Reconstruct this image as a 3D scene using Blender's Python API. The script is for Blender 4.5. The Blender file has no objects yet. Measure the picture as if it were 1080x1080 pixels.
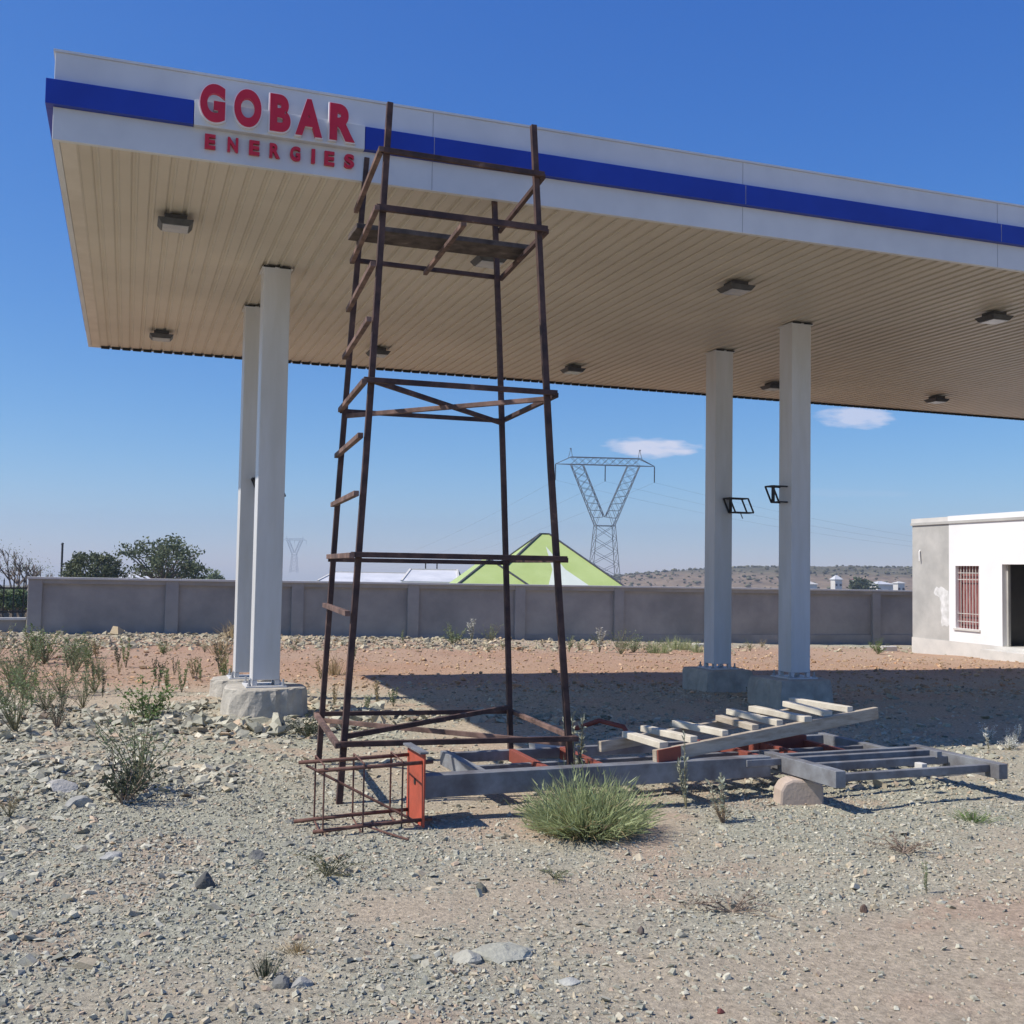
import bpy, bmesh, math, random
import numpy as np
from mathutils import Vector, Matrix
R = math.radians
rnd = random.Random(7)
rng = np.random.default_rng(11)
scene = bpy.context.scene
col = scene.collection

# ------------------------------------------------------------------ camera
EYE = np.array([0, 0, 1.65]); F = 1147.68; PITCH = .0521; ROLL = .017
fw = np.array([0, math.cos(PITCH), math.sin(PITCH)])
rt0 = np.array([1, 0, 0.]); up0 = np.cross(rt0, fw)
rt = math.cos(ROLL)*rt0 + math.sin(ROLL)*up0
up = -math.sin(ROLL)*rt0 + math.cos(ROLL)*up0
cd = bpy.data.cameras.new('camera'); cam = bpy.data.objects.new('camera', cd); col.objects.link(cam)
M = Matrix.Identity(4)
for i in range(3):
    M[i][0] = rt[i]; M[i][1] = up[i]; M[i][2] = -fw[i]; M[i][3] = EYE[i]
cam.matrix_world = M
cd.sensor_width = 36; cd.sensor_height = 36; cd.lens = 36*F/1080; cd.clip_start = .05; cd.clip_end = 20000
scene.camera = cam

# ------------------------------------------------------------------ light
SHX, SHY = .81, .245                      # ground shadow offset per metre of height
SUN = Vector((-SHX, -SHY, 1)).normalized()
elev = math.asin(SUN.z)
w = bpy.data.worlds.new('World'); scene.world = w; w.use_nodes = True
nt = w.node_tree; N = nt.nodes; Lk = nt.links
for n in list(N): N.remove(n)
out = N.new('ShaderNodeOutputWorld'); bg = N.new('ShaderNodeBackground')
sky = N.new('ShaderNodeTexSky'); sky.sky_type = 'NISHITA'; sky.sun_disc = False
sky.sun_elevation = elev; sky.sun_rotation = math.atan2(SUN.x, SUN.y) % (2*math.pi)
sky.altitude = 1100; sky.air_density = 1.0; sky.dust_density = .3; sky.ozone_density = 3.0
bg.inputs[1].default_value = .106
# two small fair-weather clouds, placed by direction on the sky
tc = N.new('ShaderNodeTexCoord'); sep = N.new('ShaderNodeSeparateXYZ'); Lk.new(tc.outputs['Generated'], sep.inputs[0])
def wm(op, a, b=None):
    n = N.new('ShaderNodeMath'); n.operation = op
    for i, x in enumerate((a, b)):
        if x is None: continue
        if isinstance(x, (int, float)): n.inputs[i].default_value = x
        else: Lk.new(x, n.inputs[i])
    return n.outputs[0]
xr = wm('DIVIDE', sep.outputs[0], sep.outputs[1]); zr = wm('DIVIDE', sep.outputs[2], sep.outputs[1])
comb = N.new('ShaderNodeCombineXYZ'); Lk.new(wm('MULTIPLY', xr, 30), comb.inputs[0]); Lk.new(wm('MULTIPLY', zr, 110), comb.inputs[1])
noi = N.new('ShaderNodeTexNoise'); noi.inputs['Scale'].default_value = 1.3; noi.inputs['Detail'].default_value = 6
Lk.new(comb.outputs[0], noi.inputs['Vector'])
mask = None
for cx, cz_, hx, hz, st in ((.130, .1138, .050, .0105, 1.0), (.3165, .1452, .042, .0115, .8), (.30, .075, .09, .004, .10)):
    dx = wm('DIVIDE', wm('SUBTRACT', xr, cx), hx); dz = wm('DIVIDE', wm('SUBTRACT', zr, cz_), hz)
    d2 = wm('ADD', wm('MULTIPLY', dx, dx), wm('MULTIPLY', dz, dz))
    m = wm('SUBTRACT', 1.0, d2); m = wm('ADD', wm('MULTIPLY', m, 1.5), wm('MULTIPLY', wm('SUBTRACT', noi.outputs[0], .55), 3.2))
    c_ = N.new('ShaderNodeClamp'); Lk.new(m, c_.inputs[0])
    e_ = N.new('ShaderNodeClamp'); Lk.new(wm('MULTIPLY', wm('SUBTRACT', 1.35, d2), 1.8), e_.inputs[0])
    m = wm('MULTIPLY', wm('MULTIPLY', c_.outputs[0], e_.outputs[0]), st)
    mask = m if mask is None else wm('MAXIMUM', mask, m)
front = wm('GREATER_THAN', sep.outputs[1], .1); mask = wm('MULTIPLY', wm('MULTIPLY', mask, front), .8)
# the photo's camera renders the zenith deeper and the horizon paler than the raw sky: per-channel response
sc_ = N.new('ShaderNodeSeparateColor'); cc_ = N.new('ShaderNodeCombineColor'); Lk.new(sky.outputs[0], sc_.inputs[0])
for i_, (k_, p_) in enumerate(((.286, 1.41), (.63, 1.02), (1.885, .562))):
    Lk.new(wm('MULTIPLY', wm('POWER', sc_.outputs[i_], p_), k_), cc_.inputs[i_])
mx = N.new('ShaderNodeMix'); mx.data_type = 'RGBA'
Lk.new(mask, mx.inputs[0]); Lk.new(cc_.outputs[0], mx.inputs[6]); mx.inputs[7].default_value = (5.3, 5.3, 6.2, 1)
Lk.new(mx.outputs[2], bg.inputs[0]); Lk.new(bg.outputs[0], out.inputs[0])

sl = bpy.data.lights.new('sun', 'SUN'); sl.energy = 3.8; sl.angle = R(.53); sl.color = (1, .93, .83)
so = bpy.data.objects.new('sun', sl); col.objects.link(so); so.rotation_euler = SUN.to_track_quat('Z', 'Y').to_euler(); so.location = (-20, -10, 30)
vs = scene.view_settings; vs.view_transform = 'Standard'; vs.look = 'None'; vs.exposure = 0.52; vs.gamma = 1; vs.use_curve_mapping = False
scene.cycles.max_bounces = 8; scene.cycles.diffuse_bounces = 4

# ------------------------------------------------------------------ helpers
def tag(o, label=None, cat=None, group=None, kind=None):
    if label: o['label'] = label
    if cat: o['category'] = cat
    if group: o['group'] = group
    if kind: o['kind'] = kind
    return o
def thing(name, loc, label, cat, group=None):
    o = bpy.data.objects.new(name, None); col.objects.link(o); o.location = loc; o.empty_display_size = .2
    return tag(o, label, cat, group)
def copy_tree(o, parent=None):
    c = o.copy(); col.objects.link(c); c.parent = parent
    for ch in o.children: copy_tree(ch, c)
    return c
def V(*a): return Vector(a[0] if len(a) == 1 else a)
class MB:
    def __init__(s): s.v = []; s.f = []; s.c = None
    def add(s, vs_, fs):
        b = len(s.v); s.v += [tuple(p) for p in vs_]; s.f += [tuple(b+i for i in f) for f in fs]; return s
    def obox(s, o, ax, ay, az):
        o, ax, ay, az = map(Vector, (o, ax, ay, az))
        p = [o+ax*i+ay*j+az*k for k in (0, 1) for j in (0, 1) for i in (0, 1)]
        fs = [(0, 2, 3, 1), (4, 5, 7, 6), (0, 1, 5, 4), (2, 6, 7, 3), (0, 4, 6, 2), (1, 3, 7, 5)]
        if ax.cross(ay).dot(az) < 0: fs = [f[::-1] for f in fs]
        return s.add(p, fs)
    def bar(s, a, b, wd, h, up_=(0, 0, 1)):
        a, b = Vector(a), Vector(b); d = (b-a).normalized(); u_ = Vector(up_)
        if abs(d.dot(u_)) > .95: u_ = Vector((1, 0, 0))
        sx = d.cross(u_).normalized(); sz = sx.cross(d).normalized()
        return s.obox(a-sx*wd/2-sz*h/2, b-a, sx*wd, sz*h)
    def tube(s, pts, r, n=8, caps=True):
        pts = [Vector(p) for p in pts]; rs = r if isinstance(r, (list, tuple)) else [r]*len(pts)
        b = len(s.v); ref = None
        for i, p in enumerate(pts):
            d = (pts[min(i+1, len(pts)-1)]-pts[max(i-1, 0)]).normalized()
            if ref is None: ref = d.orthogonal().normalized()
            sx = (ref-d*ref.dot(d)).normalized(); ref = sx; sy = d.cross(sx)
            for k in range(n):
                a = 2*math.pi*k/n; s.v.append(tuple(p+sx*math.cos(a)*rs[i]+sy*math.sin(a)*rs[i]))
        for i in range(len(pts)-1):
            for k in range(n):
                k2 = (k+1) % n; s.f.append((b+i*n+k, b+i*n+k2, b+(i+1)*n+k2, b+(i+1)*n+k))
        if caps:
            s.f.append(tuple(b+k for k in range(n))[::-1]); e = b+(len(pts)-1)*n; s.f.append(tuple(e+k for k in range(n)))
        return s
    def prism(s, poly, z0, z1):
        n = len(poly); return s.add([(x, y, z0) for x, y in poly]+[(x, y, z1) for x, y in poly],
            [tuple(range(n))[::-1], tuple(range(n, 2*n))]+[(i, (i+1) % n, n+(i+1) % n, n+i) for i in range(n)])
    def build(s, name, m, parent=None, bevel=0, smooth=False):
        me = bpy.data.meshes.new(name)
        off = parent_world(parent)
        me.from_pydata([tuple(Vector(p)-off) for p in s.v], [], s.f)
        me.materials.append(m); me.update()
        if smooth: me.polygons.foreach_set('use_smooth', [True]*len(me.polygons))
        o = bpy.data.objects.new(name, me); col.objects.link(o); o.parent = parent
        if bevel:
            bv = o.modifiers.new('bevel', 'BEVEL'); bv.width = bevel; bv.segments = 2; bv.limit_method = 'ANGLE'
        return o
def parent_world(p):
    t = Vector((0, 0, 0))
    while p is not None: t += p.location; p = p.parent
    return t
def single(o, base):
    """move a one-mesh thing's origin to its base"""
    base = Vector(base); o.data.transform(Matrix.Translation(-base)); o.location = base; return o

def mat(name, c1, c2=None, scale=6, rough=.7, bump=0, bscale=None, metal=0, spec=.3, c3=None, dist=None, coord='Object', stretch=None, detail=6):
    m = bpy.data.materials.new(name); m.use_nodes = True; t = m.node_tree; b = t.nodes['Principled BSDF']
    b.inputs['Roughness'].default_value = rough; b.inputs['Metallic'].default_value = metal
    b.inputs['Specular IOR Level'].default_value = spec
    b.inputs['Base Color'].default_value = (*c1, 1)
    co = t.nodes.new('ShaderNodeTexCoord'); src = co.outputs[coord]
    if stretch:
        mp = t.nodes.new('ShaderNodeMapping'); mp.inputs['Scale'].default_value = stretch; t.links.new(src, mp.inputs[0]); src = mp.outputs[0]
    if c2:
        n = t.nodes.new('ShaderNodeTexNoise'); n.inputs['Scale'].default_value = scale; n.inputs['Detail'].default_value = detail; n.inputs['Roughness'].default_value = .62
        t.links.new(src, n.inputs['Vector'])
        r_ = t.nodes.new('ShaderNodeValToRGB'); r_.color_ramp.elements[0].position = .36; r_.color_ramp.elements[1].position = .64
        r_.color_ramp.elements[0].color = (*c1, 1); r_.color_ramp.elements[1].color = (*c2, 1)
        if c3:
            e = r_.color_ramp.elements.new(.74); e.color = (*c3, 1)
        t.links.new(n.outputs[0], r_.inputs[0]); t.links.new(r_.outputs[0], b.inputs['Base Color'])
    if bump:
        n2 = t.nodes.new('ShaderNodeTexNoise'); n2.inputs['Scale'].default_value = bscale or scale*4; n2.inputs['Detail'].default_value = 8
        t.links.new(src, n2.inputs['Vector'])
        bp = t.nodes.new('ShaderNodeBump'); bp.inputs['Strength'].default_value = bump; bp.inputs['Distance'].default_value = dist or .02
        t.links.new(n2.outputs[0], bp.inputs['Height']); t.links.new(bp.outputs[0], b.inputs['Normal'])
    return m
def attr_mat(name, attr='col', rough=.85, bump=0, bscale=60, dist=.01, mixc=None, trans=0, nscale=25, spec=.2):
    m = bpy.data.materials.new(name); m.use_nodes = True; t = m.node_tree; b = t.nodes['Principled BSDF']
    b.inputs['Roughness'].default_value = rough; b.inputs['Specular IOR Level'].default_value = spec
    a = t.nodes.new('ShaderNodeAttribute'); a.attribute_name = attr; c = a.outputs['Color']
    co = t.nodes.new('ShaderNodeTexCoord')
    n = t.nodes.new('ShaderNodeTexNoise'); n.inputs['Scale'].default_value = nscale; n.inputs['Detail'].default_value = 9; n.inputs['Roughness'].default_value = .7
    t.links.new(co.outputs['Object'], n.inputs['Vector'])
    mr = t.nodes.new('ShaderNodeMapRange'); mr.inputs[1].default_value = .3; mr.inputs[2].default_value = .7
    mr.inputs[3].default_value = mixc[0] if mixc else .8; mr.inputs[4].default_value = mixc[1] if mixc else 1.2
    t.links.new(n.outputs[0], mr.inputs[0])
    mm = t.nodes.new('ShaderNodeVectorMath'); mm.operation = 'SCALE'; t.links.new(c, mm.inputs[0]); t.links.new(mr.outputs[0], mm.inputs['Scale'])
    t.links.new(mm.outputs[0], b.inputs['Base Color'])
    if bump:
        n2 = t.nodes.new('ShaderNodeTexNoise'); n2.inputs['Scale'].default_value = bscale; n2.inputs['Detail'].default_value = 8; n2.inputs['Roughness'].default_value = .7
        t.links.new(co.outputs['Object'], n2.inputs['Vector'])
        bp = t.nodes.new('ShaderNodeBump'); bp.inputs['Strength'].default_value = bump; bp.inputs['Distance'].default_value = dist
        t.links.new(n2.outputs[0], bp.inputs['Height']); t.links.new(bp.outputs[0], b.inputs['Normal'])
    return m

m_white = mat('white_panel', (.53, .54, .56), (.61, .62, .635), 1.2, .38, spec=.4, bump=.03, bscale=1.5)
m_blue = mat('blue_band', (.012, .035, .30), (.015, .045, .36), 1.5, .4, spec=.35)
m_joint = mat('joint_sealant', (.30, .30, .32), None, rough=.6)
m_trim = mat('cream_trim', (.62, .56, .48), (.55, .49, .41), 3, .5)
m_soffit = mat('soffit_strip', (.50, .445, .36), (.58, .52, .425), .55, .42, spec=.35, stretch=(1, 1, 1), bump=.05, bscale=3)
m_dark = mat('dark_gap', (.02, .02, .02), None, rough=.8)
m_colmat = mat('white_column_paint', (.53, .525, .51), (.62, .625, .64), 1.1, .42, spec=.4, bump=.06, bscale=14, stretch=(3, 3, .5), c3=(.66, .67, .685), detail=10)
m_rust = mat('rusty_steel', (.04, .025, .025), (.10, .058, .048), 7, .75, bump=.3, bscale=90, dist=.003, c3=(.24, .15, .11))
m_rust2 = mat('pale_rust', (.22, .14, .115), (.07, .045, .04), 6, .8, bump=.3, bscale=90, dist=.003, c3=(.30, .19, .14))  # paler rust tone for rungs, crossbar, low side rails and some braces
m_rebar = mat('rebar_steel', (.10, .05, .04), (.17, .09, .07), 25, .8, bump=.4, bscale=120, dist=.002)
m_red = mat('red_oxide', (.33, .075, .045), (.50, .10, .058), 5, .65, bump=.25, bscale=60, dist=.003, c3=(.48, .16, .10), detail=10)
m_redox = mat('red_primer', (.27, .075, .05), (.20, .06, .045), 9, .7, bump=.1, bscale=60, dist=.002)
m_grey = mat('grey_primer', (.12, .115, .12), (.24, .255, .275), 4, .55, bump=.2, bscale=60, dist=.003, c3=(.36, .37, .37), detail=10)
m_wood = mat('weathered_wood', (.34, .28, .21), (.50, .44, .35), 5, .85, bump=.5, bscale=30, dist=.004, stretch=(1, 1, 6))
m_wood2 = mat('bare_timber', (.52, .47, .38), (.66, .61, .50), 7, .85, bump=.5, bscale=30, dist=.004)
m_plank = mat('scaffold_board', (.05, .04, .036), (.12, .096, .085), 8, .9, bump=.5, bscale=40, dist=.004, c3=(.20, .165, .14))
m_conc = mat('concrete', (.33, .31, .27), (.47, .44, .38), 5, .9, bump=.6, bscale=28, dist=.015, c3=(.58, .55, .47))
m_block = mat('plastered_block', (.42, .34, .28), (.50, .41, .34), 6, .9, bump=.5, bscale=40, dist=.006)
m_wall = mat('grey_plaster_wall', (.24, .235, .23), (.345, .33, .315), .8, .92, bump=.35, bscale=9, dist=.01, c3=(.30, .29, .285), detail=9)
m_wallp = mat('grey_plaster_pillar', (.26, .255, .25), (.33, .32, .31), 1.4, .92, bump=.35, bscale=9, dist=.01)
m_cop = mat('coping_plaster', (.52, .51, .48), (.62, .60, .56), 2, .9, bump=.3, bscale=20, dist=.01)
m_plaster = mat('house_plaster', (.36, .355, .335), (.47, .46, .43), 1.3, .92, bump=.3, bscale=14, dist=.01, c3=(.52, .51, .48), detail=9)
m_paint = mat('white_wall_paint', (.725, .72, .71), (.79, .79, .785), .6, .8, bump=.1, bscale=12, dist=.004)
m_limewash = mat('thin_limewash', (.50, .50, .48), (.72, .72, .71), 5, .85)
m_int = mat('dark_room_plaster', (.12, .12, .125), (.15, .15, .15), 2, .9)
m_maroon = mat('maroon_frame', (.15, .03, .03), (.19, .04, .035), 9, .6)
m_curtain = mat('red_curtain', (.13, .025, .03), (.30, .13, .12), 3.2, .9, stretch=(6, 6, .8))
m_metal = mat('galvanised_steel', (.30, .31, .33), (.36, .37, .39), 6, .5, metal=.3)
m_lens = mat('frosted_lens', (.34, .35, .37), (.42, .42, .43), 8, .25, spec=.5)
m_house = mat('fixture_body', (.05, .05, .055), (.09, .09, .09), 8, .5)
m_iron = mat('black_iron', (.02, .02, .022), (.035, .033, .033), 8, .6)
m_groof = mat('green_roof_sheet', (.38, .47, .16), (.43, .52, .20), .6, .5, bump=.1, bscale=3)
m_proof = mat('pale_roof_sheet', (.55, .60, .52), (.62, .66, .58), .6, .5)
m_wroof = mat('zinc_roof_sheet', (.52, .53, .54), (.66, .66, .66), .6, .45)
m_letter = mat('red_letter_face', (.50, .008, .025), (.56, .012, .03), 9, .35, spec=.5)
m_halo = mat('white_letter_edge', (.72, .70, .72), None, rough=.4)
m_pylon = mat('pylon_steel', (.13, .14, .155), (.18, .19, .20), 6, .6)
m_wire = mat('power_wire', (.12, .12, .13), None, rough=.5)
m_bark = mat('grey_bark', (.16, .13, .11), (.24, .20, .17), 9, .9, bump=.5, bscale=20)
m_farwall = mat('far_house_wall', (.60, .57, .53), (.68, .66, .62), .4, .9)

# ------------------------------------------------------------------ ground field
TH = .3396
U = Vector((math.cos(TH), math.sin(TH), 0)); Vv = Vector((-U.y, U.x, 0)); Z = Vector((0, 0, 1))
P0 = Vector((-3.5642, 8.1592, 0))
def smooth(t): t = np.clip(t, 0, 1); return t*t*(3-2*t)
_lat = rng.random((256, 256))
def vn(x, y, s, o=0):
    x = np.asarray(x, float)/s+o*17.3+1000; y = np.asarray(y, float)/s+o*9.1+1000
    xi = np.floor(x).astype(int); yi = np.floor(y).astype(int); fx = x-xi; fy = y-yi
    fx = fx*fx*(3-2*fx); fy = fy*fy*(3-2*fy)
    a = _lat[xi % 256, yi % 256]; b = _lat[(xi+1) % 256, yi % 256]; c = _lat[xi % 256, (yi+1) % 256]; d = _lat[(xi+1) % 256, (yi+1) % 256]
    return (a*(1-fx)+b*fx)*(1-fy)+(c*(1-fx)+d*fx)*fy
def fbm(x, y, s, o=0, n=4):
    t = 0; a = 1; q = 0
    for i in range(n): t = t+a*vn(x, y, s/2**i, o+i*3); q += a; a *= .55
    return t/q
PL = [(1.94, 2.94), (1.94, 4.85), (8.58, 2.94), (8.58, 4.85), (15.22, 2.94), (15.22, 4.85), (21.86, 2.94), (21.86, 4.85)]
COLXY = [P0+U*(a+.14)+Vv*(b+.14) for a, b in PL]
def hgt(x, y):
    x = np.asarray(x, float); y = np.asarray(y, float)
    uu = x*U.x+y*U.y; vv = x*Vv.x+y*Vv.y
    k = smooth((vv-9)/19)
    z = -k*(.14+.0172*np.clip(uu, -15, 40))
    near = 1-smooth((vv-29)/4)
    z = z+(fbm(x, y, 1.7, 1)-.5)*.07*near+(fbm(x, y, .42, 5, 3)-.5)*.034*near
    # rubble bank along the wall, heaps at the left pillars
    z = z+.13*np.exp(-((vv-26.6)/1.0)**2)*(.5+fbm(x, y, 2.2, 8))*near*np.clip(1.2-uu/22, .15, 1)
    for c in COLXY[:2]:
        d = np.hypot(x-c.x, y-c.y); z = z+.10*np.exp(-(d/.85)**2)
    z = z+.10*np.exp(-(((x+3.6)/1.1)**2+((y-8.2)/.9)**2))*fbm(x, y, .5, 3)*1.6
    z = z-.0205*np.clip(vv-29, 0, None)+(fbm(x, y, 60, 9)-.5)*smooth((vv-60)/60)*1.2
    # far terrain climbs towards the hill on the right
    return z
def gz(x, y): return float(hgt(x, y))
def at(px, py, z=None):
    """world point where the line through photo pixel px,py meets the ground (or height z)"""
    d = fw*F+rt*(px-540)-up*(py-540)
    zz = z if z is not None else 0.
    for _ in range(12):
        t = (zz-1.65)/d[2]; q = EYE+d*t
        if z is not None: break
        zz = .5*zz+.5*gz(q[0], q[1])
    return Vector((q[0], q[1], zz))
def atY(px, py, Y):
    d = fw*F+rt*(px-540)-up*(py-540); q = EYE+d*(Y/d[1]); return Vector(q)
def greymask(x, y):
    x = np.asarray(x, float); y = np.asarray(y, float); vv = x*Vv.x+y*Vv.y
    g = fbm(x, y, 1.1, 21, 4)*2.3-.78
    g = g+.75*smooth((-.4-x)/1.6)*(1-smooth((y-9)/5))+.28*smooth((x-.3)/2)*smooth((y-5.4)/1.2)*(1-smooth((y-10)/2))
    g = g-.34*smooth((6.2-y)/1.5)*smooth((x+.3)/1.0)
    g = g-.85*smooth((vv-13.5)/3.5)*(1-smooth((vv-23.4)/1.4))
    g = g+.25*smooth((vv-23.6)/1.5)
    return np.clip(g, 0, 1)
def axis(parts):
    a = []
    for s, e, d in parts: a += list(np.arange(s, e, d))
    return np.array(a)
def geo(s, e, n): return list(np.sign(e)*np.geomspace(abs(s), abs(e), n))
xs = np.array(sorted(geo(-16.5, -2500, 22)+list(axis([(-16, -5, .22), (-5, 6, .055), (6, 16, .18), (16, 30, .6)]))+geo(31, 2500, 22)))
ys = np.array(sorted([-400, -120, -40, -12, -4, -1, .5, 1.5]+list(axis([(2.2, 10, .05), (10, 18, .12), (18, 36, .3)]))+geo(36.5, 3000, 40)))
X, Y = np.meshgrid(xs, ys); H = hgt(X, Y)
nx, ny = len(xs), len(ys)
me = bpy.data.meshes.new('ground')
verts = np.stack([X.ravel(), Y.ravel(), H.ravel()], 1).astype(np.float32)
idx = np.arange(nx*ny).reshape(ny, nx)
quads = np.stack([idx[:-1, :-1], idx[:-1, 1:], idx[1:, 1:], idx[1:, :-1]], -1).reshape(-1, 4)
def fast_mesh(me, verts, faces):
    k = faces.shape[1]
    me.vertices.add(len(verts)); me.vertices.foreach_set('co', verts.astype(np.float32).ravel())
    me.loops.add(faces.size); me.loops.foreach_set('vertex_index', faces.astype(np.int32).ravel())
    me.polygons.add(len(faces)); me.polygons.foreach_set('loop_start', np.arange(0, faces.size, k, dtype=np.int32))
    me.update(calc_edges=True); me.validate(); me.polygons.foreach_set('use_smooth', [False]*len(me.polygons))
def set_col(me, c):
    a = me.color_attributes.new('col', 'FLOAT_COLOR', 'POINT')
    a.data.foreach_set('color', np.concatenate([c, np.ones((len(c), 1))], 1).astype(np.float32).ravel())
fast_mesh(me, verts, quads)
def soilcol(x, y):
    vv = x*Vv.x+y*Vv.y; uu = x*U.x+y*U.y
    g = greymask(x, y)[:, None]
    tan = np.array([.46, .385, .285]); grey = np.array([.385, .38, .295]); red = np.array([.42, .265, .175]); red2 = np.array([.32, .20, .15])
    r_ = (smooth((vv-14)/3)*(1-smooth((vv-25)/2))*(.45+.75*fbm(x, y, 2.4, 31)))[:, None].clip(0, 1)
    p = (smooth((fbm(x, y, .9, 41)-.60)/.12)*.55)[:, None]*(1-r_)
    c = tan*(1-g)+grey*g
    c = c*(1-p)+np.array([.46, .33, .24])*p
    c = c*(1-r_)+red*r_
    f = smooth((vv-29)/6)[:, None]
    far = np.array([.24, .19, .12])*(1-fbm(x, y, 14, 51)[:, None])+np.array([.15, .155, .085])*fbm(x, y, 14, 51)[:, None]
    return c*(1-f)+far*f
set_col(me, soilcol(X.ravel(), Y.ravel()))
m_ground = attr_mat('gravel_soil', rough=.95, bump=1.0, bscale=38, dist=.02, mixc=(.55, 1.35), nscale=34)  # mottled soil tone; its dark end also paints in shade between the gravel
me.materials.append(m_ground); me.polygons.foreach_set('use_smooth', [True]*len(me.polygons))
go = bpy.data.objects.new('ground', me); col.objects.link(go); tag(go, kind='structure')

# ------------------------------------------------------------------ stones
ICO = []; t_ = (1+5**.5)/2
for a, b in ((-1, t_), (1, t_), (-1, -t_), (1, -t_)): ICO.append((a, b, 0))
for a, b in ((-1, t_), (1, t_), (-1, -t_), (1, -t_)): ICO.append((0, a, b))
for a, b in ((t_, -1), (t_, 1), (-t_, -1), (-t_, 1)): ICO.append((a, 0, b))
ICO = np.array(ICO)/math.hypot(1, t_)
ICF = np.array([(0, 11, 5), (0, 5, 1), (0, 1, 7), (0, 7, 10), (0, 10, 11), (1, 5, 9), (5, 11, 4), (11, 10, 2), (10, 7, 6), (7, 1, 8), (3, 9, 4), (3, 4, 2), (3, 2, 6), (3, 6, 8), (3, 8, 9), (4, 9, 5), (2, 4, 11), (6, 2, 10), (8, 6, 7), (9, 8, 1)])
CUB = np.array([(x, y, z) for z in (-.7, .7) for y in (-.8, .8) for x in (-.8, .8)], float)
CUF = np.array([(0, 2, 3), (0, 3, 1), (4, 5, 7), (4, 7, 6), (0, 1, 5), (0, 5, 4), (2, 6, 7), (2, 7, 3), (0, 4, 6), (0, 6, 2), (1, 3, 7), (1, 7, 5)])
m_stone = attr_mat('stone', rough=.9, bump=.5, bscale=90, dist=.004, mixc=(.8, 1.2), nscale=60)
STC = np.array([[.40, .405, .335], [.32, .325, .265], [.46, .455, .37], [.56, .54, .44], [.42, .38, .285], [.24, .245, .21], [.43, .35, .26]])
STC = STC*np.array([1.0, .96, .935])
STP = np.array([.30, .22, .155, .02, .195, .06, .05])
def stones(name, x, y, size, flat=.55, sink=.25, jit=.35, label=None, cube=False, tint=None, probs=None, zoff=None):
    n = len(x); T, TF = (CUB, CUF) if cube else (ICO, ICF); k = len(T)
    P = np.repeat(T[None], n, 0)*(1+rng.uniform(-jit, jit, (n, k, 1)))+rng.uniform(-.22, .22, (n, k, 3))
    if cube: P[:, 4:, :2] *= rng.uniform(.45, .95, (n, 1, 2)); P[:, :, :2] += (P[:, :, 2:3]*rng.uniform(-.4, .4, (n, 1, 2)))
    sc = np.stack([size*rng.uniform(.7, 1.5, n), size*rng.uniform(.6, 1.05, n), size*flat*rng.uniform(.5, 1.3, n)], 1)
    P = P*sc[:, None, :]
    tx = rng.normal(0, .35, n); c, s = np.cos(tx), np.sin(tx)
    P = np.stack([P[..., 0], P[..., 1]*c[:, None]-P[..., 2]*s[:, None], P[..., 1]*s[:, None]+P[..., 2]*c[:, None]], -1)
    ty = rng.normal(0, .3, n); c, s = np.cos(ty), np.sin(ty)
    P = np.stack([P[..., 0]*c[:, None]+P[..., 2]*s[:, None], P[..., 1], -P[..., 0]*s[:, None]+P[..., 2]*c[:, None]], -1)
    a = rng.uniform(0, 6.28, n); c, s = np.cos(a), np.sin(a)
    P = np.stack([P[..., 0]*c[:, None]-P[..., 1]*s[:, None], P[..., 0]*s[:, None]+P[..., 1]*c[:, None], P[..., 2]], -1)
    z = hgt(x, y)+sc[:, 2]*(1-2*sink)
    if zoff is not None: z = z+zoff
    P = P+np.stack([x, y, z], 1)[:, None, :]
    fs = (TF[None]+(np.arange(n)*k)[:, None, None]).reshape(-1, 3)
    me = bpy.data.meshes.new(name); fast_mesh(me, P.reshape(-1, 3), fs)
    ci = STC[rng.choice(len(STC), n, p=STP if probs is None else probs)]*rng.uniform(.8, 1.2, (n, 1))
    if tint is not None: ci = ci*np.array(tint)
    set_col(me, np.repeat(ci, k, 0)); me.materials.append(m_stone)
    o = bpy.data.objects.new(name, me); col.objects.link(o)
    return o
def scatter(n, y0, y1, k=.62, margin=1.0, pw=1.0):
    y = y0+(y1-y0)*rng.random(n)**pw; x = rng.uniform(-1, 1, n)*(k*y+margin); return x, y
def keep(x, y, lo=.12, hi=1.0):
    g = greymask(x, y); m = rng.random(len(x)) < lo+(hi-lo)*g; return x[m], y[m]
x, y = keep(*scatter(105000, 3.4, 8.6, pw=1.1), lo=.10)
s = np.exp(rng.normal(math.log(.0056), .42, len(x))); o = stones('gravel', x, y, s, flat=.62, sink=.12, cube=True)
tag(o, 'fine grey gravel chips strewn over the near ground', 'gravel', kind='stuff')
x, y = keep(*scatter(15000, 3.4, 9.5), lo=.05)
s = np.exp(rng.normal(math.log(.0098), .38, len(x))); o = stones('coarse_gravel', x, y, s, flat=.5, sink=.15, cube=True)
tag(o, 'coarser grey stone chips mixed into the near gravel', 'gravel', kind='stuff')
x, y = keep(*scatter(42000, 8.4, 17, k=.6, margin=2), lo=.14)
s = np.exp(rng.normal(math.log(.0135), .45, len(x))); o = stones('far_gravel', x, y, s, flat=.45, cube=True)
tag(o, 'grey gravel and stone chips in the middle distance', 'gravel', kind='stuff')
# red soil clods further back
x, y = scatter(10000, 15, 27, k=.55, margin=2); s = np.exp(rng.normal(math.log(.015), .5, len(x)))
o = stones('soil_clods', x, y, s, flat=.6, tint=(1.12, .84, .68)); tag(o, 'small reddish clods and chips on the red soil strip', 'soil clods', kind='stuff')
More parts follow.
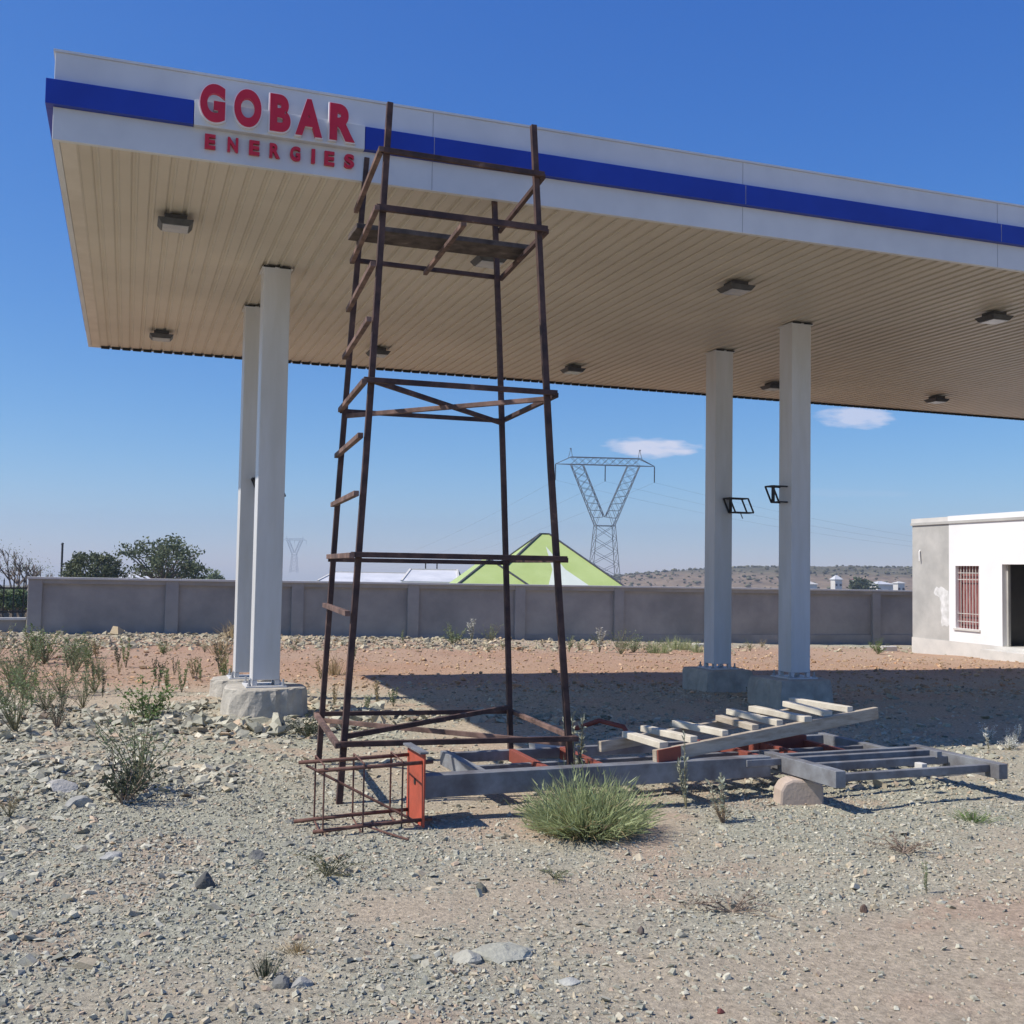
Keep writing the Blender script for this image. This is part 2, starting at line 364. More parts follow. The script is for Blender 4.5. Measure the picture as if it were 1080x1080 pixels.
# rubble bank by the wall
n = 8500; uu = rng.uniform(-6, 25, n); vv_ = 26.0+rng.normal(0, .9, n)-.9*rng.random(n)
m_ = (vv_ < 27.35) & (rng.random(n) < np.clip(1.05-uu/17, .10, 1)); uu, vv_ = uu[m_], vv_[m_]
x = uu*U.x+vv_*Vv.x; y = uu*U.y+vv_*Vv.y; s = np.exp(rng.normal(math.log(.034), .42, len(x)))
o = stones('rubble_bank', x, y, s, flat=.6, cube=True, tint=(1.0, .93, .83), sink=.3); tag(o, 'bank of pale broken stone piled along the foot of the grey wall', 'rubble', kind='stuff')
# rubble heaps
def heap(name, cx, cy, rx, ry, n, sz, label):
    a = rng.uniform(0, 6.28, n); r_ = rng.random(n)**.6; x = cx+np.cos(a)*r_*rx; y = cy+np.sin(a)*r_*ry
    s = np.minimum(np.exp(rng.normal(math.log(sz*.58), .5, n)), sz*1.5); o = stones(name, x, y, s, flat=.42, sink=.1, cube=True); tag(o, label, 'rubble', kind='stuff')
c0 = COLXY[0]
a = rng.uniform(0, 6.28, 900); r_ = .80+np.abs(rng.normal(0, .28, 900)); x = c0.x+.05+np.cos(a)*r_*1.05; y = c0.y+np.sin(a)*r_*.95
o = stones('rubble_heap', x, y, np.exp(rng.normal(math.log(.036), .4, 900)), flat=.55, sink=.1, zoff=.02, cube=True); tag(o, 'broken grey stones heaped round the foot of the left pillar', 'rubble', kind='stuff')
heap('rubble_heap', -3.6, 8.15, 1.7, 1.0, 1900, .036, 'scattered slabs of grey stone around the dark shrub at left')
heap('rubble_heap', -4.2, 11.3, 2.6, 1.4, 1500, .045, 'stones scattered between the left weeds and the pillar')
heap('rubble_heap', -2.9, 5.6, 1.7, 1.5, 1300, .024, 'loose dark stones in the lower left of the gravel')
heap('rubble_heap', .02, 12.1, 1.7, .5, 420, .05, 'pale stones lying beyond the foot of the scaffold tower')

def rock(px, py, w_, h_, d_, colr, label, seed, flat=False):
    q = at(px, py); bm = bmesh.new(); bmesh.ops.create_icosphere(bm, subdivisions=3, radius=1)
    r0 = random.Random(seed); cuts = [(Vector((r0.uniform(-1, 1), r0.uniform(-1, 1), r0.uniform(-.3, 1))).normalized(), r0.uniform(.45, .8)) for _ in range(11)]
    for v_ in bm.verts:
        for nrm, dd in cuts:
            k = v_.co.dot(nrm)-dd
            if k > 0: v_.co -= nrm*k*.93
        v_.co += Vector((r0.uniform(-1, 1), r0.uniform(-1, 1), r0.uniform(-1, 1)))*.035
        v_.co = Vector((v_.co.x*w_/1.5, v_.co.y*d_/1.5, (v_.co.z+.45)*h_/1.15))
    me = bpy.data.meshes.new('rock'); bm.to_mesh(me); bm.free()
    me.materials.append(mat('rock_face', tuple(c*.85 for c in colr), tuple(c*1.15 for c in colr), 9, .92, bump=.6, bscale=60, dist=.01))
    o = bpy.data.objects.new('rock', me); col.objects.link(o); o.location = q-Z*h_*.12; o.rotation_euler.z = r0.uniform(-.4, .4)
    tag(o, label, 'rock'); return o
rock(216, 936, .085, .075, .07, (.10, .10, .095), 'small dark upright rock alone on the lower left gravel', 3)
rock(536, 1008, .26, .05, .17, (.37, .365, .30), 'large flat grey-green rock in the foreground centre', 5)
rock(492, 1012, .12, .045, .10, (.38, .37, .31), 'grey rock just left of the large flat foreground rock', 6)
rock(298, 1040, .075, .05, .06, (.16, .16, .15), 'dark stone beside the small dark grass tuft', 8)
rock(318, 1040, .07, .035, .06, (.30, .30, .28), 'pale stone beside the dark stone near the bottom', 9)
rock(508, 940, .05, .045, .05, (.12, .12, .10), 'tiny dark rock on the tan soil in the middle', 10)
rock(82, 850, .17, .09, .13, (.30, .30, .28), 'blocky grey rock left of the dark shrub', 12)
rock(62, 832, .22, .07, .15, (.36, .35, .33), 'pale slab lying behind the blocky rock at left', 13)
rock(676, 985, .035, .04, .035, (.12, .10, .09), 'small dark stone right of centre foreground', 14)
rock(912, 962, .035, .035, .035, (.13, .09, .07), 'small dark brown stone on the tan soil at right', 15)
rock(760, 1068, .026, .018, .024, (.15, .05, .045), 'dark red stone chip at the lower right', 17)
rock(115, 905, .12, .04, .08, (.34, .34, .32), 'flat slab of grey stone on the left gravel', 18)
rock(270, 905, .08, .05, .08, (.16, .16, .15), 'dark lump of stone left of the low sprawling weed', 19)
rock(903, 832, .12, .04, .08, (.34, .30, .26), 'flat pale stone beneath the right end of the grey frame', 20)
rock(600, 1036, .08, .02, .06, (.40, .40, .36), 'thin pale slab below the large flat foreground rock', 22)

# ------------------------------------------------------------------ canopy
ZS = 4.87; ZT = 5.554; W_ = 8.536; LEN = 23.8
def cp(a, b, z): return P0+U*a+Vv*b+Z*z
can = thing('filling_station_canopy', (P0.x, P0.y, 0), 'large white filling station canopy with a blue band and cream strip ceiling on white pillars', 'canopy')
def ring(z0, z1, outw, thick):
    mb = MB(); a = -outw
    o_ = [(a, a), (LEN-a, a), (LEN-a, W_-a), (a, W_-a)]; i_ = [(a+thick, a+thick), (LEN-a-thick, a+thick), (LEN-a-thick, W_-a-thick), (a+thick, W_-a-thick)]
    vs_ = [cp(x, y, z) for z in (z0, z1) for x, y in o_]+[cp(x, y, z) for z in (z0, z1) for x, y in i_]
    fs = []
    for k in range(4):
        j = (k+1) % 4
        fs += [(k, j, 4+j, 4+k), (8+j, 8+k, 12+k, 12+j), (4+k, 4+j, 12+j, 12+k), (j, k, 8+k, 8+j)]
    return mb.add(vs_, fs)
ZB0, ZB1 = 5.125, 5.318
ring(ZS, ZB0, 0, .05).build('lower_fascia', m_white, can, bevel=.004)
# panel joints: upper fascia in lengths with fine seams
ring(ZB1, ZT, 0, .05).build('upper_fascia', m_white, can, bevel=.004)
ring(ZT, ZT+.018, .012, .09).build('top_trim', m_white, can)
# blue band, left open behind the sign
S0, S1 = 1.03, 2.405; bo = .055
mb = MB(); outer = [cp(-bo, W_+bo, 0)]
mb.obox(cp(-bo, -bo, ZB0), U*(S0+bo), Vv*(bo+.05), Z*(ZB1-ZB0))
mb.obox(cp(S1, -bo, ZB0), U*(LEN+bo-S1), Vv*(bo+.05), Z*(ZB1-ZB0))
mb.obox(cp(-bo, .052, ZB0), U*(bo+.05), Vv*(W_+bo-.052), Z*(ZB1-ZB0))
mb.obox(cp(LEN-.05, .052, ZB0), U*(bo+.05), Vv*(W_+bo-.052), Z*(ZB1-ZB0))
mb.obox(cp(.052, W_-.05, ZB0), U*(LEN-.104), Vv*(bo+.05), Z*(ZB1-ZB0))
mb.build('blue_band', m_blue, can, bevel=.003)
for k_ in range(1, 8):
    a_ = 3.05*k_-.05
    if abs(a_-1.7) < .8: continue
    for z0_, z1_, y_ in ((ZS+.004, ZB0-.004, .002), (ZB0+.004, ZB1-.004, bo+.002), (ZB1+.004, ZT-.004, .002)):
        MB().obox(cp(a_, -y_, z0_), U*.004, Vv*.004, Z*(z1_-z0_)).build('panel_joint', m_joint, can)
# roof sheet above
MB().obox(cp(.06, .06, ZT-.16), U*(LEN-.12), Vv*(W_-.12), Z*.03).build('roof_sheet', m_metal, can)
# soffit of long strips running front to back: each strip a shallow pan with an open groove beside it
mb = MB(); pit = .15; a = .16; b0, b1 = .06, W_-.10
prof = []
while a < LEN-.16:
    prof += [(a, .004), (a+.008, -.008), (a+.016, -.008), (a+.026, -.002), (a+.108, -.002), (a+.118, .003), (a+.124, .010), (a+.15, .010)]; a += pit
vs_ = []; fs = []
for x, z in prof: vs_ += [cp(x, b0, ZS+.016+z), cp(x, b1, ZS+.016+z)]
for i in range(len(prof)-1): fs.append((2*i, 2*i+1, 2*i+3, 2*i+2))
mb.add(vs_, fs).build('soffit', m_soffit, can)
mb = MB()
MB().obox(cp(.052, .052, ZS+.004), U*.118, Vv*(W_-.104), Z*.03).build('edge_trim', m_trim, can, bevel=.003)
MB().obox(cp(LEN-.17, .052, ZS+.004), U*.118, Vv*(W_-.104), Z*.03).build('edge_trim', m_trim, can, bevel=.003)
mb = MB(); a = .17                 # dark open strip ends along the back edge
while a < LEN-.3:
    mb.obox(cp(a+.012, W_-.1, ZS-.022), U*.118, Vv*.045, Z*.034); a += pit
mb.build('strip_end', m_dark, can)
# columns
CW = .285; ZC = [.352, .25, .325, .267, .2, .2, .15, .15]
for i, (a, b) in enumerate(PL):
    z0 = ZC[i]; t = z0+.075
    mb = MB(); mb.obox(cp(a, b, t), U*CW, Vv*CW, Z*(ZS-.012-t))
    c = mb.build('column', m_colmat, can, bevel=.006)
    for du in (0, CW-.05):
        for dv in (0, CW-.05): MB().obox(cp(a+du, b+dv, z0+.018), U*.05, Vv*.05, Z*(t-z0-.02)).build('foot', m_colmat, c)
    MB().obox(cp(a-.07, b-.07, z0), U*(CW+.14), Vv*(CW+.14), Z*.016).build('base_plate', m_colmat, c, bevel=.002)
    for du in (-.035, CW+.035):
        for dv in (-.035, CW+.035):
            p = cp(a+du, b+dv, z0+.016); MB().tube([p, p+Z*.022, p+Z*.0225, p+Z*.07], [.024, .024, .012, .012], 6).build('bolt', m_metal, c)
    mb = MB().obox(cp(a-.02, b-.02, ZS-.024), U*(CW+.04), Vv*(CW+.04), Z*.012); mb.build('cap_plate', m_colmat, c)
    mb = MB().obox(cp(a-.01, b-.045, ZS-.02), U*(CW*.42), Vv*.02, Z*.014).obox(cp(a+.16, b-.045, ZS-.02), U*(CW*.42), Vv*.02, Z*.014)
    mb.build('cap_slot', m_dark, c)
# plinths
PLN = ['round concrete plinth under the front left pillar', 'round concrete plinth under the rear left pillar', 'concrete plinth under the front right pillar', 'concrete plinth under the rear right pillar']
for i in range(4):
    c = COLXY[i]; g = gz(c.x, c.y)-.2; top = ZC[i]; n = 40; r0 = .38 if i != 0 else .43
    vs_ = []; fs = []; q = random.Random(i)
    offu = (.0, -.03, -.03, .0)[i]
    levels = [(g, 1.06), (g+.15, 1.05), (top-.16, 1.03), (top-.05, 1.0), (top-.012, .985), (top, .95)]
    ph = [q.uniform(-.035, .035)+.04*math.sin(j*.55+i*2) for j in range(n)]
    for z, k in levels:
        for j in range(n):
            an = 2*math.pi*j/n
            if i < 2: r_ = r0
            else:
                ca, sa = abs(math.cos(an)), abs(math.sin(an)); r_ = .37/max(ca, sa)**.85   # squarish
            r_ = r_*k*(1+ph[j]+ .012*math.sin(5*an+z*9))
            vs_.append(c+U*(offu+r_*math.cos(an)*(1.1 if i == 2 else 1))+Vv*r_*math.sin(an)+Z*(z-c.z))
    for l in range(len(levels)-1):
        for j in range(n): fs.append((l*n+j, l*n+(j+1) % n, (l+1)*n+(j+1) % n, (l+1)*n+j))
    fs.append(tuple((len(levels)-1)*n+j for j in range(n)))
    vs_ = [Vector(p)+Vector((q.uniform(-1, 1), q.uniform(-1, 1), 0))*.009 for p in vs_]
    o = MB().add(vs_, fs).build('concrete_plinth', m_conc); single(o, (c.x, c.y, g)); tag(o, PLN[i], 'plinth', 'concrete plinths under the canopy pillars')
# lights on the soffit
def light_fix():
    t = thing('canopy_light', cp(.97, 1.6, ZS), '', 'light', 'lights under the canopy')
    a, b = .97, 1.6; s_ = .16
    MB().obox(cp(a-.10, b-.10, ZS-.055), U*.20, Vv*.20, Z*.055).build('housing', m_house, t, bevel=.006)
    vs_ = [cp(a+i*k, b+j*k, z) for z, k in ((ZS-.105, s_-.035), (ZS-.055, s_)) for i, j in ((-1, -1), (1, -1), (1, 1), (-1, 1))]
    MB().add(vs_, [(3, 2, 1, 0), (4, 5, 6, 7), (0, 1, 5, 4), (1, 2, 6, 5), (2, 3, 7, 6), (3, 0, 4, 7)]).build('lamp_body', m_house, t, bevel=.004)
    MB().obox(cp(a-s_+.045, b-s_+.045, ZS-.114), U*(2*s_-.09), Vv*(2*s_-.09), Z*.008).build('lens', m_lens, t, bevel=.002)
    return t
LG = [(.97, 1.6, 'canopy light nearest the left front corner, above the blue band end'), (1.0, 6.95, 'canopy light near the rear left corner of the ceiling'),
      (4.05, 1.6, 'canopy light hidden behind the scaffold board'), (4.05, 6.82, 'canopy light by the rear edge behind the left scaffold legs'),
      (7.2, 6.9, 'canopy light by the rear edge just right of the scaffold tower'), (6.93, 1.57, 'front row canopy light left of the front right pillar'),
      (10.53, 1.56, 'front row canopy light at the right edge of the photo'), (14.26, 6.88, 'rear row canopy light furthest right'), (10.88, 6.93, 'rear row canopy light half hidden by the front right pillar')]
L0 = light_fix()
for i, (a, b, lab) in enumerate(LG):
    o = L0 if i == 0 else copy_tree(L0)
    o.location = cp(a, b, ZS); o['label'] = lab

# sign lettering
sg = thing('station_sign', cp(S0, 0, ZB0), 'red raised lettering sign on the white canopy edge, breaking the blue band', 'sign')
MB().obox(cp(S0+.004, -.062, ZB0-.006), U*(S1-S0-.008), Vv*.10, Z*(ZB1-ZB0+.012)).build('backing_panel', m_white, sg, bevel=.003)
def glyph(ch, u0, u1, z0, z1, bold, depth, yoff, m, name, parent, grow=0):
    cu = bpy.data.curves.new('t', 'FONT'); cu.body = ch; cu.size = 1; cu.offset = bold; cu.extrude = .5; cu.resolution_u = 8
    to = bpy.data.objects.new('t', cu); col.objects.link(to); bpy.context.view_layer.update()
    me = bpy.data.meshes.new_from_object(to.evaluated_get(bpy.context.evaluated_depsgraph_get()))
    bpy.data.objects.remove(to); bpy.data.curves.remove(cu)
    xs_ = [v.co.x for v in me.vertices]; ys_ = [v.co.y for v in me.vertices]; x0, x1, y0, y1 = min(xs_), max(xs_), min(ys_), max(ys_)
    off = parent_world(parent)
    for v in me.vertices:
        a = u0-grow+(v.co.x-x0)/(x1-x0)*(u1-u0+2*grow); z = z0-grow+(v.co.y-y0)/(y1-y0)*(z1-z0+2*grow)
        v.co = cp(a, -yoff-(v.co.z+.5)*depth, z)-off
    me.materials.append(m); me.name = name
    o = bpy.data.objects.new(name, me); col.objects.link(o); o.parent = parent; return o
for ch, a, b in zip('GOBAR', (1.073, 1.335, 1.617, 1.822, 2.10), (1.266, 1.548, 1.782, 2.04, 2.31)):
    f_ = glyph(ch, a, b, 5.148, 5.455, .052, .035, .066, m_letter, 'letter', sg)
    g_ = glyph(ch, a, b, 5.148, 5.455, .052, .030, .063, m_halo, 'letter_edge', f_, grow=.009)
xs9 = [1.122, 1.298, 1.467, 1.630, 1.795, 1.968, 2.075, 2.240]
for ch, a in zip('ENERGIES', xs9):
    wd = .030 if ch == 'I' else .083
    f_ = glyph(ch, a, a+wd, 4.955, 5.072, .04, .03, .004, m_letter, 'small_letter', sg)

# frames bolted to the columns
def wire_frame(colidx, a, b, z, sgn, label):
    t = thing('wall_bracket', cp(a, b, z), label, 'bracket', 'empty steel box brackets on the canopy pillars')
    w2, h2, dp = .30, .20, .17; tilt = .07
    def pt(i, j, k): return cp(a+sgn*(i*w2+(1-k)*tilt*1.3), b-j*dp, z+k*h2)
    mb = MB()
    for j in (0, 1):
        mb.bar(pt(0, j, 0), pt(1, j, 0), .018, .018).bar(pt(0, j, 1), pt(1, j, 1), .018, .018)
        for i in (0, 1): mb.bar(pt(i, j, 0), pt(i, j, 1), .018, .018)
    for k in (0, 1):
        for i in (0, 1): mb.bar(pt(i, 0, k), pt(i, 1, k), .018, .018)
    mb.build('box_frame', m_iron, t)
    MB().obox(pt(0, .30, 0), U*.02*sgn, Vv*dp*.3, Z*h2).build('mounting_plate', m_iron, t)
    MB().bar(pt(.45, .5, -.02), pt(.45, .5, -.42), .01, .01).build('hook_wire', m_iron, t)
wire_frame(3, PL[3][0]+.13, PL[3][1]-.02, 2.51, 1, 'empty black box bracket on the rear right pillar')
wire_frame(2, PL[2][0]-.22, PL[2][1]+.26, 2.56, 1, 'empty black box bracket half behind the front right pillar')
wire_frame(0, PL[1][0]+.13, PL[1][1]-.02, 2.50, 1, 'black bracket between the two left pillars')

# ------------------------------------------------------------------ scaffold tower
tw = thing('scaffold_tower', (-.6, 8.5, 0), 'tall rusty homemade steel scaffold tower standing in front of the canopy', 'scaffold')
LEG = {'FL': ((-1.166, 7.652), (.0457, .0175), 5.01), 'FR': ((.478, 8.078), (-.0726, .0137), 5.03), 'BL': ((-1.566, 9.106), (.058, -.0261), 5.07), 'BR': ((.026, 9.45), (-.0467, -.001), 5.07)}
def lp(k, z): b, l, t = LEG[k]; return Vector((b[0]+l[0]*z, b[1]+l[1]*z, z))
for k, (b, l, t) in LEG.items():
    zb = {'FL': .0, 'BL': .05, 'BR': .02, 'FR': -.02}[k]
    bow = {'FL': .012, 'FR': -.02, 'BL': -.015, 'BR': .01}[k]
    mb = MB(); zz = [zb-.03, 1.2, 2.4, 3.6, t]
    pts = [lp(k, z)+U*bow*math.sin(math.pi*(z/5)) for z in zz]
    for i in range(4): mb.bar(pts[i], pts[i+1]+(pts[i+1]-pts[i]).normalized()*.003, .042, .042, up_=tuple(Vv))
    mb.build('leg', m_rust, tw)
DF = (lp('FL', 2)-lp('BL', 2)).normalized(); DU = (lp('FR', 2)-lp('FL', 2)).normalized()
def member(name, a, b, m=m_rust, wd=.035, h=.036, off=(0, 0, 0), ext=.05):
    a, b = Vector(a)+Vector(off), Vector(b)+Vector(off); d = (b-a).normalized()
    MB().bar(a-d*ext, b+d*ext, wd, h).build(name, m, tw, bevel=.003)
of = DF*.046
for z in (4.641, 4.218, 2.97, 1.731, .416): member('rail', lp('FL', z), lp('FR', z), off=of, h=.046 if z == 4.218 else .038)
for z in (4.218, 2.945, 1.70, .416): member('rail', lp('BL', z), lp('BR', z), off=-of)
so_ = DU*.046
for z in (4.641, 3.8, 3.4, 2.955, 2.57, 2.16, 1.725, 1.32, .41, 4.21): member('rung', lp('FL', z), lp('BL', z), m_rust2, off=-so_, ext=.07, wd=.038, h=.038)
for z in (4.63, 4.205, 2.955, 1.72, .41): member('side_rail', lp('FR', z), lp('BR', z), m_rust2 if z < 1 else m_rust, off=so_, ext=.04)
member('brace', lp('FL', 2.98), lp('BR', 2.92), ext=0); member('brace', lp('BL', 2.90), lp('FR', 2.93), m_rust2, ext=0)
member('brace', lp('FL', .46), lp('BR', .46), ext=0); member('brace', lp('BL', .37), lp('FR', .37), m_rust2, ext=0)
ma = lp('FL', 4.2)*.5+lp('FR', 4.2)*.5; mbk = lp('BL', 4.2)*.52+lp('BR', 4.2)*.48
member('crossbar', ma, mbk, off=(0, 0, -.02), m=m_rust2)
pk = lp('FL', 4.262)*.45+lp('BL', 4.262)*.55; pr = lp('FR', 4.262)*.45+lp('BR', 4.262)*.55
o = MB().bar(pk-DU*.13, pr+DU*.10, .34, .04).build('scaffold_board', m_plank, None, bevel=.004); single(o, pk); tag(o, 'grey weathered board lying across the top platform of the scaffold tower', 'plank')

# ------------------------------------------------------------------ sign frame lying on the ground
A = Vector((.930, .366, 0)); B = Vector((-.366, .930, 0))
Q0 = Vector((-.60, 7.15, 0))             # centre of the red base plate
sf = thing('steel_signpost', (Q0.x, Q0.y, 0), 'grey steel signpost lying on its side with red base plate and rebar anchor cage', 'steel post')
pl = MB(); hw, ht = .19, .46
pl.obox(Q0-B*hw+Z*.005, A*.012, B*2*hw, Z*ht)
plate = pl.build('base_plate', m_red, sf, bevel=.002)
# lip of grey angle along the plate's top
MB().obox(Q0-B*(hw+.01)+Z*(ht+.007)-A*.028, A*.055, B*(2*hw+.02), Z*.012).build('top_angle', m_grey, sf)
mb = MB().tube([Q0-A*.003+Z*.26, Q0-A*.001+Z*.26], .022, 12); mb.build('bolt_hole', m_dark, plate)
# post
MB().obox(Q0+A*.012-B*.045+Z*.155, A*2.70, B*.11, Z*.145).build('post', m_grey, sf, bevel=.004)
# cage
rods = []
for j, k in ((-1, 0), (-1, 1), (1, 0), (1, 1)):
    b_ = B*(j*(hw-.035)); z = .05+k*.36
    s0 = {(-1, 0): -.69, (-1, 1): -.67, (1, 0): -.75, (1, 1): -.73}[(j, k)]
    MB().tube([Q0+A*s0+b_+Z*(z-.03+.01*k), Q0+A*(s0*.5)+b_+Z*(z-.012), Q0+A*.07+b_+Z*z], .0125, 8).build('anchor_rod', m_rebar, sf, smooth=True)
for s_ in (-.63, -.38, -.13):
    p = [Q0+A*(s_+.01*((j+1)*.5))+B*j*(hw-.03)+Z*z for j, z in ((-1, -.02), (-1, .42), (1, .43), (1, .02))]
    MB().tube(p+[p[0]], .0062, 6).build('stirrup', m_rebar, sf)
MB().tube([Q0-A*.68+B*.155+Z*.37, Q0-A*.02-B*.15+Z*.03], .009, 8).build('loose_rod', m_rebar, sf)
MB().tube([Q0-A*.36-B*.13+Z*.03, Q0-A*.20-B*.42+Z*.012, Q0-A*.17-B*.46+Z*.01], .007, 6).build('loose_rod', m_rebar, sf)
# head frame on the post
N0 = Q0+A*2.87-B*.50   # near left corner of head frame
N0 = Vector((2.27, 7.60, 0))
def gbar(name, a0, b0, a1, b1, z=.17, wd=.07, h=.12, m=m_grey, parent=sf, org=N0):
    return MB().bar(org+A*a0+B*b0+Z*(z+h/2), org+A*a1+B*b1+Z*(z+h/2), wd, h).build(name, m, parent, bevel=.004)
gbar('cross_beam', 0, -.05, 0, .86, z=.185, wd=.085, h=.115)
gbar('cross_beam', 1.44, -.07, 1.44, .86, z=.17, wd=.085, h=.11)
gbar('rail', .045, .04, 1.395, .04, z=.21, wd=.05, h=.055)
gbar('rail', .045, .46, 1.395, .46, z=.20, wd=.05, h=.06)
gbar('rail', -.34, .60, 1.395, .60, z=.235, wd=.05, h=.05)
gbar('rail', -.6, .80, 1.395, .80, z=.215, wd=.05, h=.06)
gbar('stub', 1.0, .25, 1.0, .33, z=.2, wd=.05, h=.05, m=m_cop); gbar('stub', 1.3, .42, 1.3, .5, z=.25, wd=.05, h=.05)
# second, bigger frame behind
N1 = N0+A*(-2.15)+B*.98
fr = thing('steelwork', (N1.x, N1.y, 0), 'larger grey steel frame with red primed cross members lying behind the signpost', 'steel frame')
for a_ in (0, 3.65): gbar('end_beam', a_, -.05, a_, 1.15, z=.08, wd=.07, h=.11, parent=fr, org=N1)
for b_ in (0.0, 1.1): gbar('rail', .035, b_, 3.615, b_, z=.10, wd=.06, h=.08, parent=fr, org=N1)
gbar('rail', .035, .55, 3.615, .55, z=.11, wd=.05, h=.06, parent=fr, org=N1)
for a_ in (.5, .95, 2.35, 2.75, 3.2): gbar('cross_member', a_, .03, a_+.05, 1.07, z=.09, wd=.05, h=.10, m=m_redox, parent=fr, org=N1)
for a_ in (2.15, 2.75): gbar('channel', a_, .85, a_+.5, .85, z=.1, wd=.05, h=.13, m=m_redox, parent=fr, org=N1)
# grey and red bits at the left end
pb = N1+A*.05
o = MB().obox(at(566, 800)+Z*.02, A*.30-B*.10, Vector((0, 0, .015))+B*.16, Z*.13+B*.06).build('steel_plate', m_cop, None, bevel=.003); single(o, at(566, 800)); tag(o, 'pale flat steel offcut leaning on the frame behind the scaffold leg', 'steel plate')
q = at(640, 800)
o = MB().tube([q-A*.18+B*.30+Z*.22, q+A*.02+B*.2+Z*.30, q+A*.16+Z*.27, q+A*.22-B*.05+Z*.15], .022, 8).build('bent_pipe', m_redox, None, smooth=True); single(o, q); tag(o, 'bent red-brown pipe lying across the left end of the steel frame', 'pipe')
# block
bq = at(846, 849); bl = MB(); n = 10
poly = []
for i in range(n+1):
    an = math.pi*i/n; poly.append((-.165*math.cos(an), .16+.04*math.sin(an)))
side = [(-.165, 0)]+[(-.165+ (.035 if i == 0 else 0), 0) for i in []]
pr_ = [(-.165, 0), (.165, 0), (.165, .14), (.14, .178), (.09, .195), (-.07, .20), (-.125, .175), (-.158, .12)]
vs_ = [bq-A*0+Vector((1, .1, 0))*x+Z*(z-.02)+Vector((-.1, 1, 0))*yy for yy in (0, .16) for x, z in pr_]
k = len(pr_); fs = [tuple(range(k)), tuple(range(k, 2*k))[::-1]]+[(i, k+i, k+(i+1) % k, (i+1) % k) for i in range(k)]
o = MB().add(vs_, fs).build('concrete_block', m_block, None, bevel=.02); single(o, bq); tag(o, 'rounded pinkish concrete block propping up the grey frame', 'block')

# wooden ladder
ld = thing('wooden_ladder', tuple(at(700, 800)), 'short weathered wooden ladder lying tilted on top of the steel frames', 'ladder')
r0_ = Vector((1.04, 7.80, .335)); r1_ = Vector((3.06, 9.13, .505)); dl = (r1_-r0_).normalized(); pl_ = Vector((-dl.y, dl.x, 0)).normalized()
MB().bar(r0_, r1_, .045, .095).build('rail', m_wood, ld, bevel=.004)
MB().bar(r0_+pl_*.48-dl*.12+Z*.02, r1_+pl_*.48-dl*.15, .045, .08).build('rail', m_wood, ld, bevel=.004)
L_ = (r1_-r0_).length
for i, s_ in enumerate((.04, .16, .29, .42, .53, .64, .76, .87)):
    q = r0_.lerp(r1_, s_)+Z*.065; sk = rnd.uniform(-.10, .10)+.08
    a_ = q-pl_*(-.01 if i not in (5,) else .04); b_ = q+pl_*(.58+rnd.uniform(-.12, .08))+dl*sk+Z*.01
    MB().bar(a_, b_, .072+rnd.uniform(-.01, .014), .046).build('rung', m_wood2 if i not in (3, ) else m_wood, ld, bevel=.004)
MB().bar(r0_-pl_*.03+dl*.005-Z*.0, r0_-pl_*.03+dl*.22, .012, .10).build('end_board', m_redox, ld)

# ------------------------------------------------------------------ boundary wall
WO = Vector((-7.76, 25.0, 0))*1.04; WO.z = 0
# wall line: direction from pillar spacing
WD = Vector((2.662, 1.079, 0)).normalized(); SP = 2.872*1.04; WNn = Vector((WD.y, -WD.x, 0))
bw = thing('boundary_wall', (WO.x, WO.y, 0), 'long grey plastered boundary wall with pillars behind the yard', 'wall')
def wtop(k): return atY(40+0*k, 0, 1) and None
def wz(k):   # top height along the wall
    return 1.225-.012*k
K0, K1 = -1.12, 8.1
mbp = None
ks = [-1.0, 0, 1, 2, 3, 4, 5, 6, 7]
hwid = .15
for i, k in enumerate(ks+[8.1]):
    if i == 0: continue
    a_ = ks[i-1]; b_ = k
    p0 = WO+WD*(a_*SP+hwid); p1 = WO+WD*(b_*SP-hwid) if k != 8.1 else WO+WD*(b_*SP)
    z0 = wz(a_); z1 = wz(b_)
    vs_ = [p0-Z*1.2, p1-Z*1.2, p1+Z*z1, p0+Z*z0]; bk = [q-WNn*.16 for q in vs_]
    MB().add(vs_+bk, [(0, 1, 2, 3), (7, 6, 5, 4), (0, 4, 5, 1), (3, 2, 6, 7), (0, 3, 7, 4), (1, 5, 6, 2)]).build('panel', m_wall, bw)
    # raised base course
    MB().add([q+WNn*.03 for q in (p0-Z*1.2, p1-Z*1.2, p1+Z*(-.02*b_-.06), p0+Z*(-.02*a_-.06))]+[q+WNn*.001 for q in (p0-Z*1.2, p1-Z*1.2, p1+Z*(-.02*b_-.06), p0+Z*(-.02*a_-.06))],
        [(0, 1, 2, 3), (7, 6, 5, 4), (0, 4, 5, 1), (3, 2, 6, 7), (0, 3, 7, 4), (1, 5, 6, 2)]).build('base_course', m_wallp, bw)
    # top beam
    MB().add([q+WNn*.075 for q in (p0+Z*(z0-.10), p1+Z*(z1-.10), p1+Z*z1, p0+Z*z0)]+[q+WNn*.001 for q in (p0+Z*(z0-.10), p1+Z*(z1-.10), p1+Z*z1, p0+Z*z0)],
        [(0, 1, 2, 3), (7, 6, 5, 4), (0, 4, 5, 1), (3, 2, 6, 7), (0, 3, 7, 4), (1, 5, 6, 2)]).build('top_beam', m_wallp, bw)
for k in ks:
    c = WO+WD*(k*SP); MB().obox(c-WD*hwid+WNn*.09-Z*1.2, WD*2*hwid, -WNn*.27, Z*(1.2+wz(k))).build('pillar', m_wallp, bw, bevel=.01)
p0 = WO+WD*(-1.0*SP-hwid-.03)+Z*wz(-1.06); p1 = WO+WD*(8.1*SP)+Z*wz(8.1)
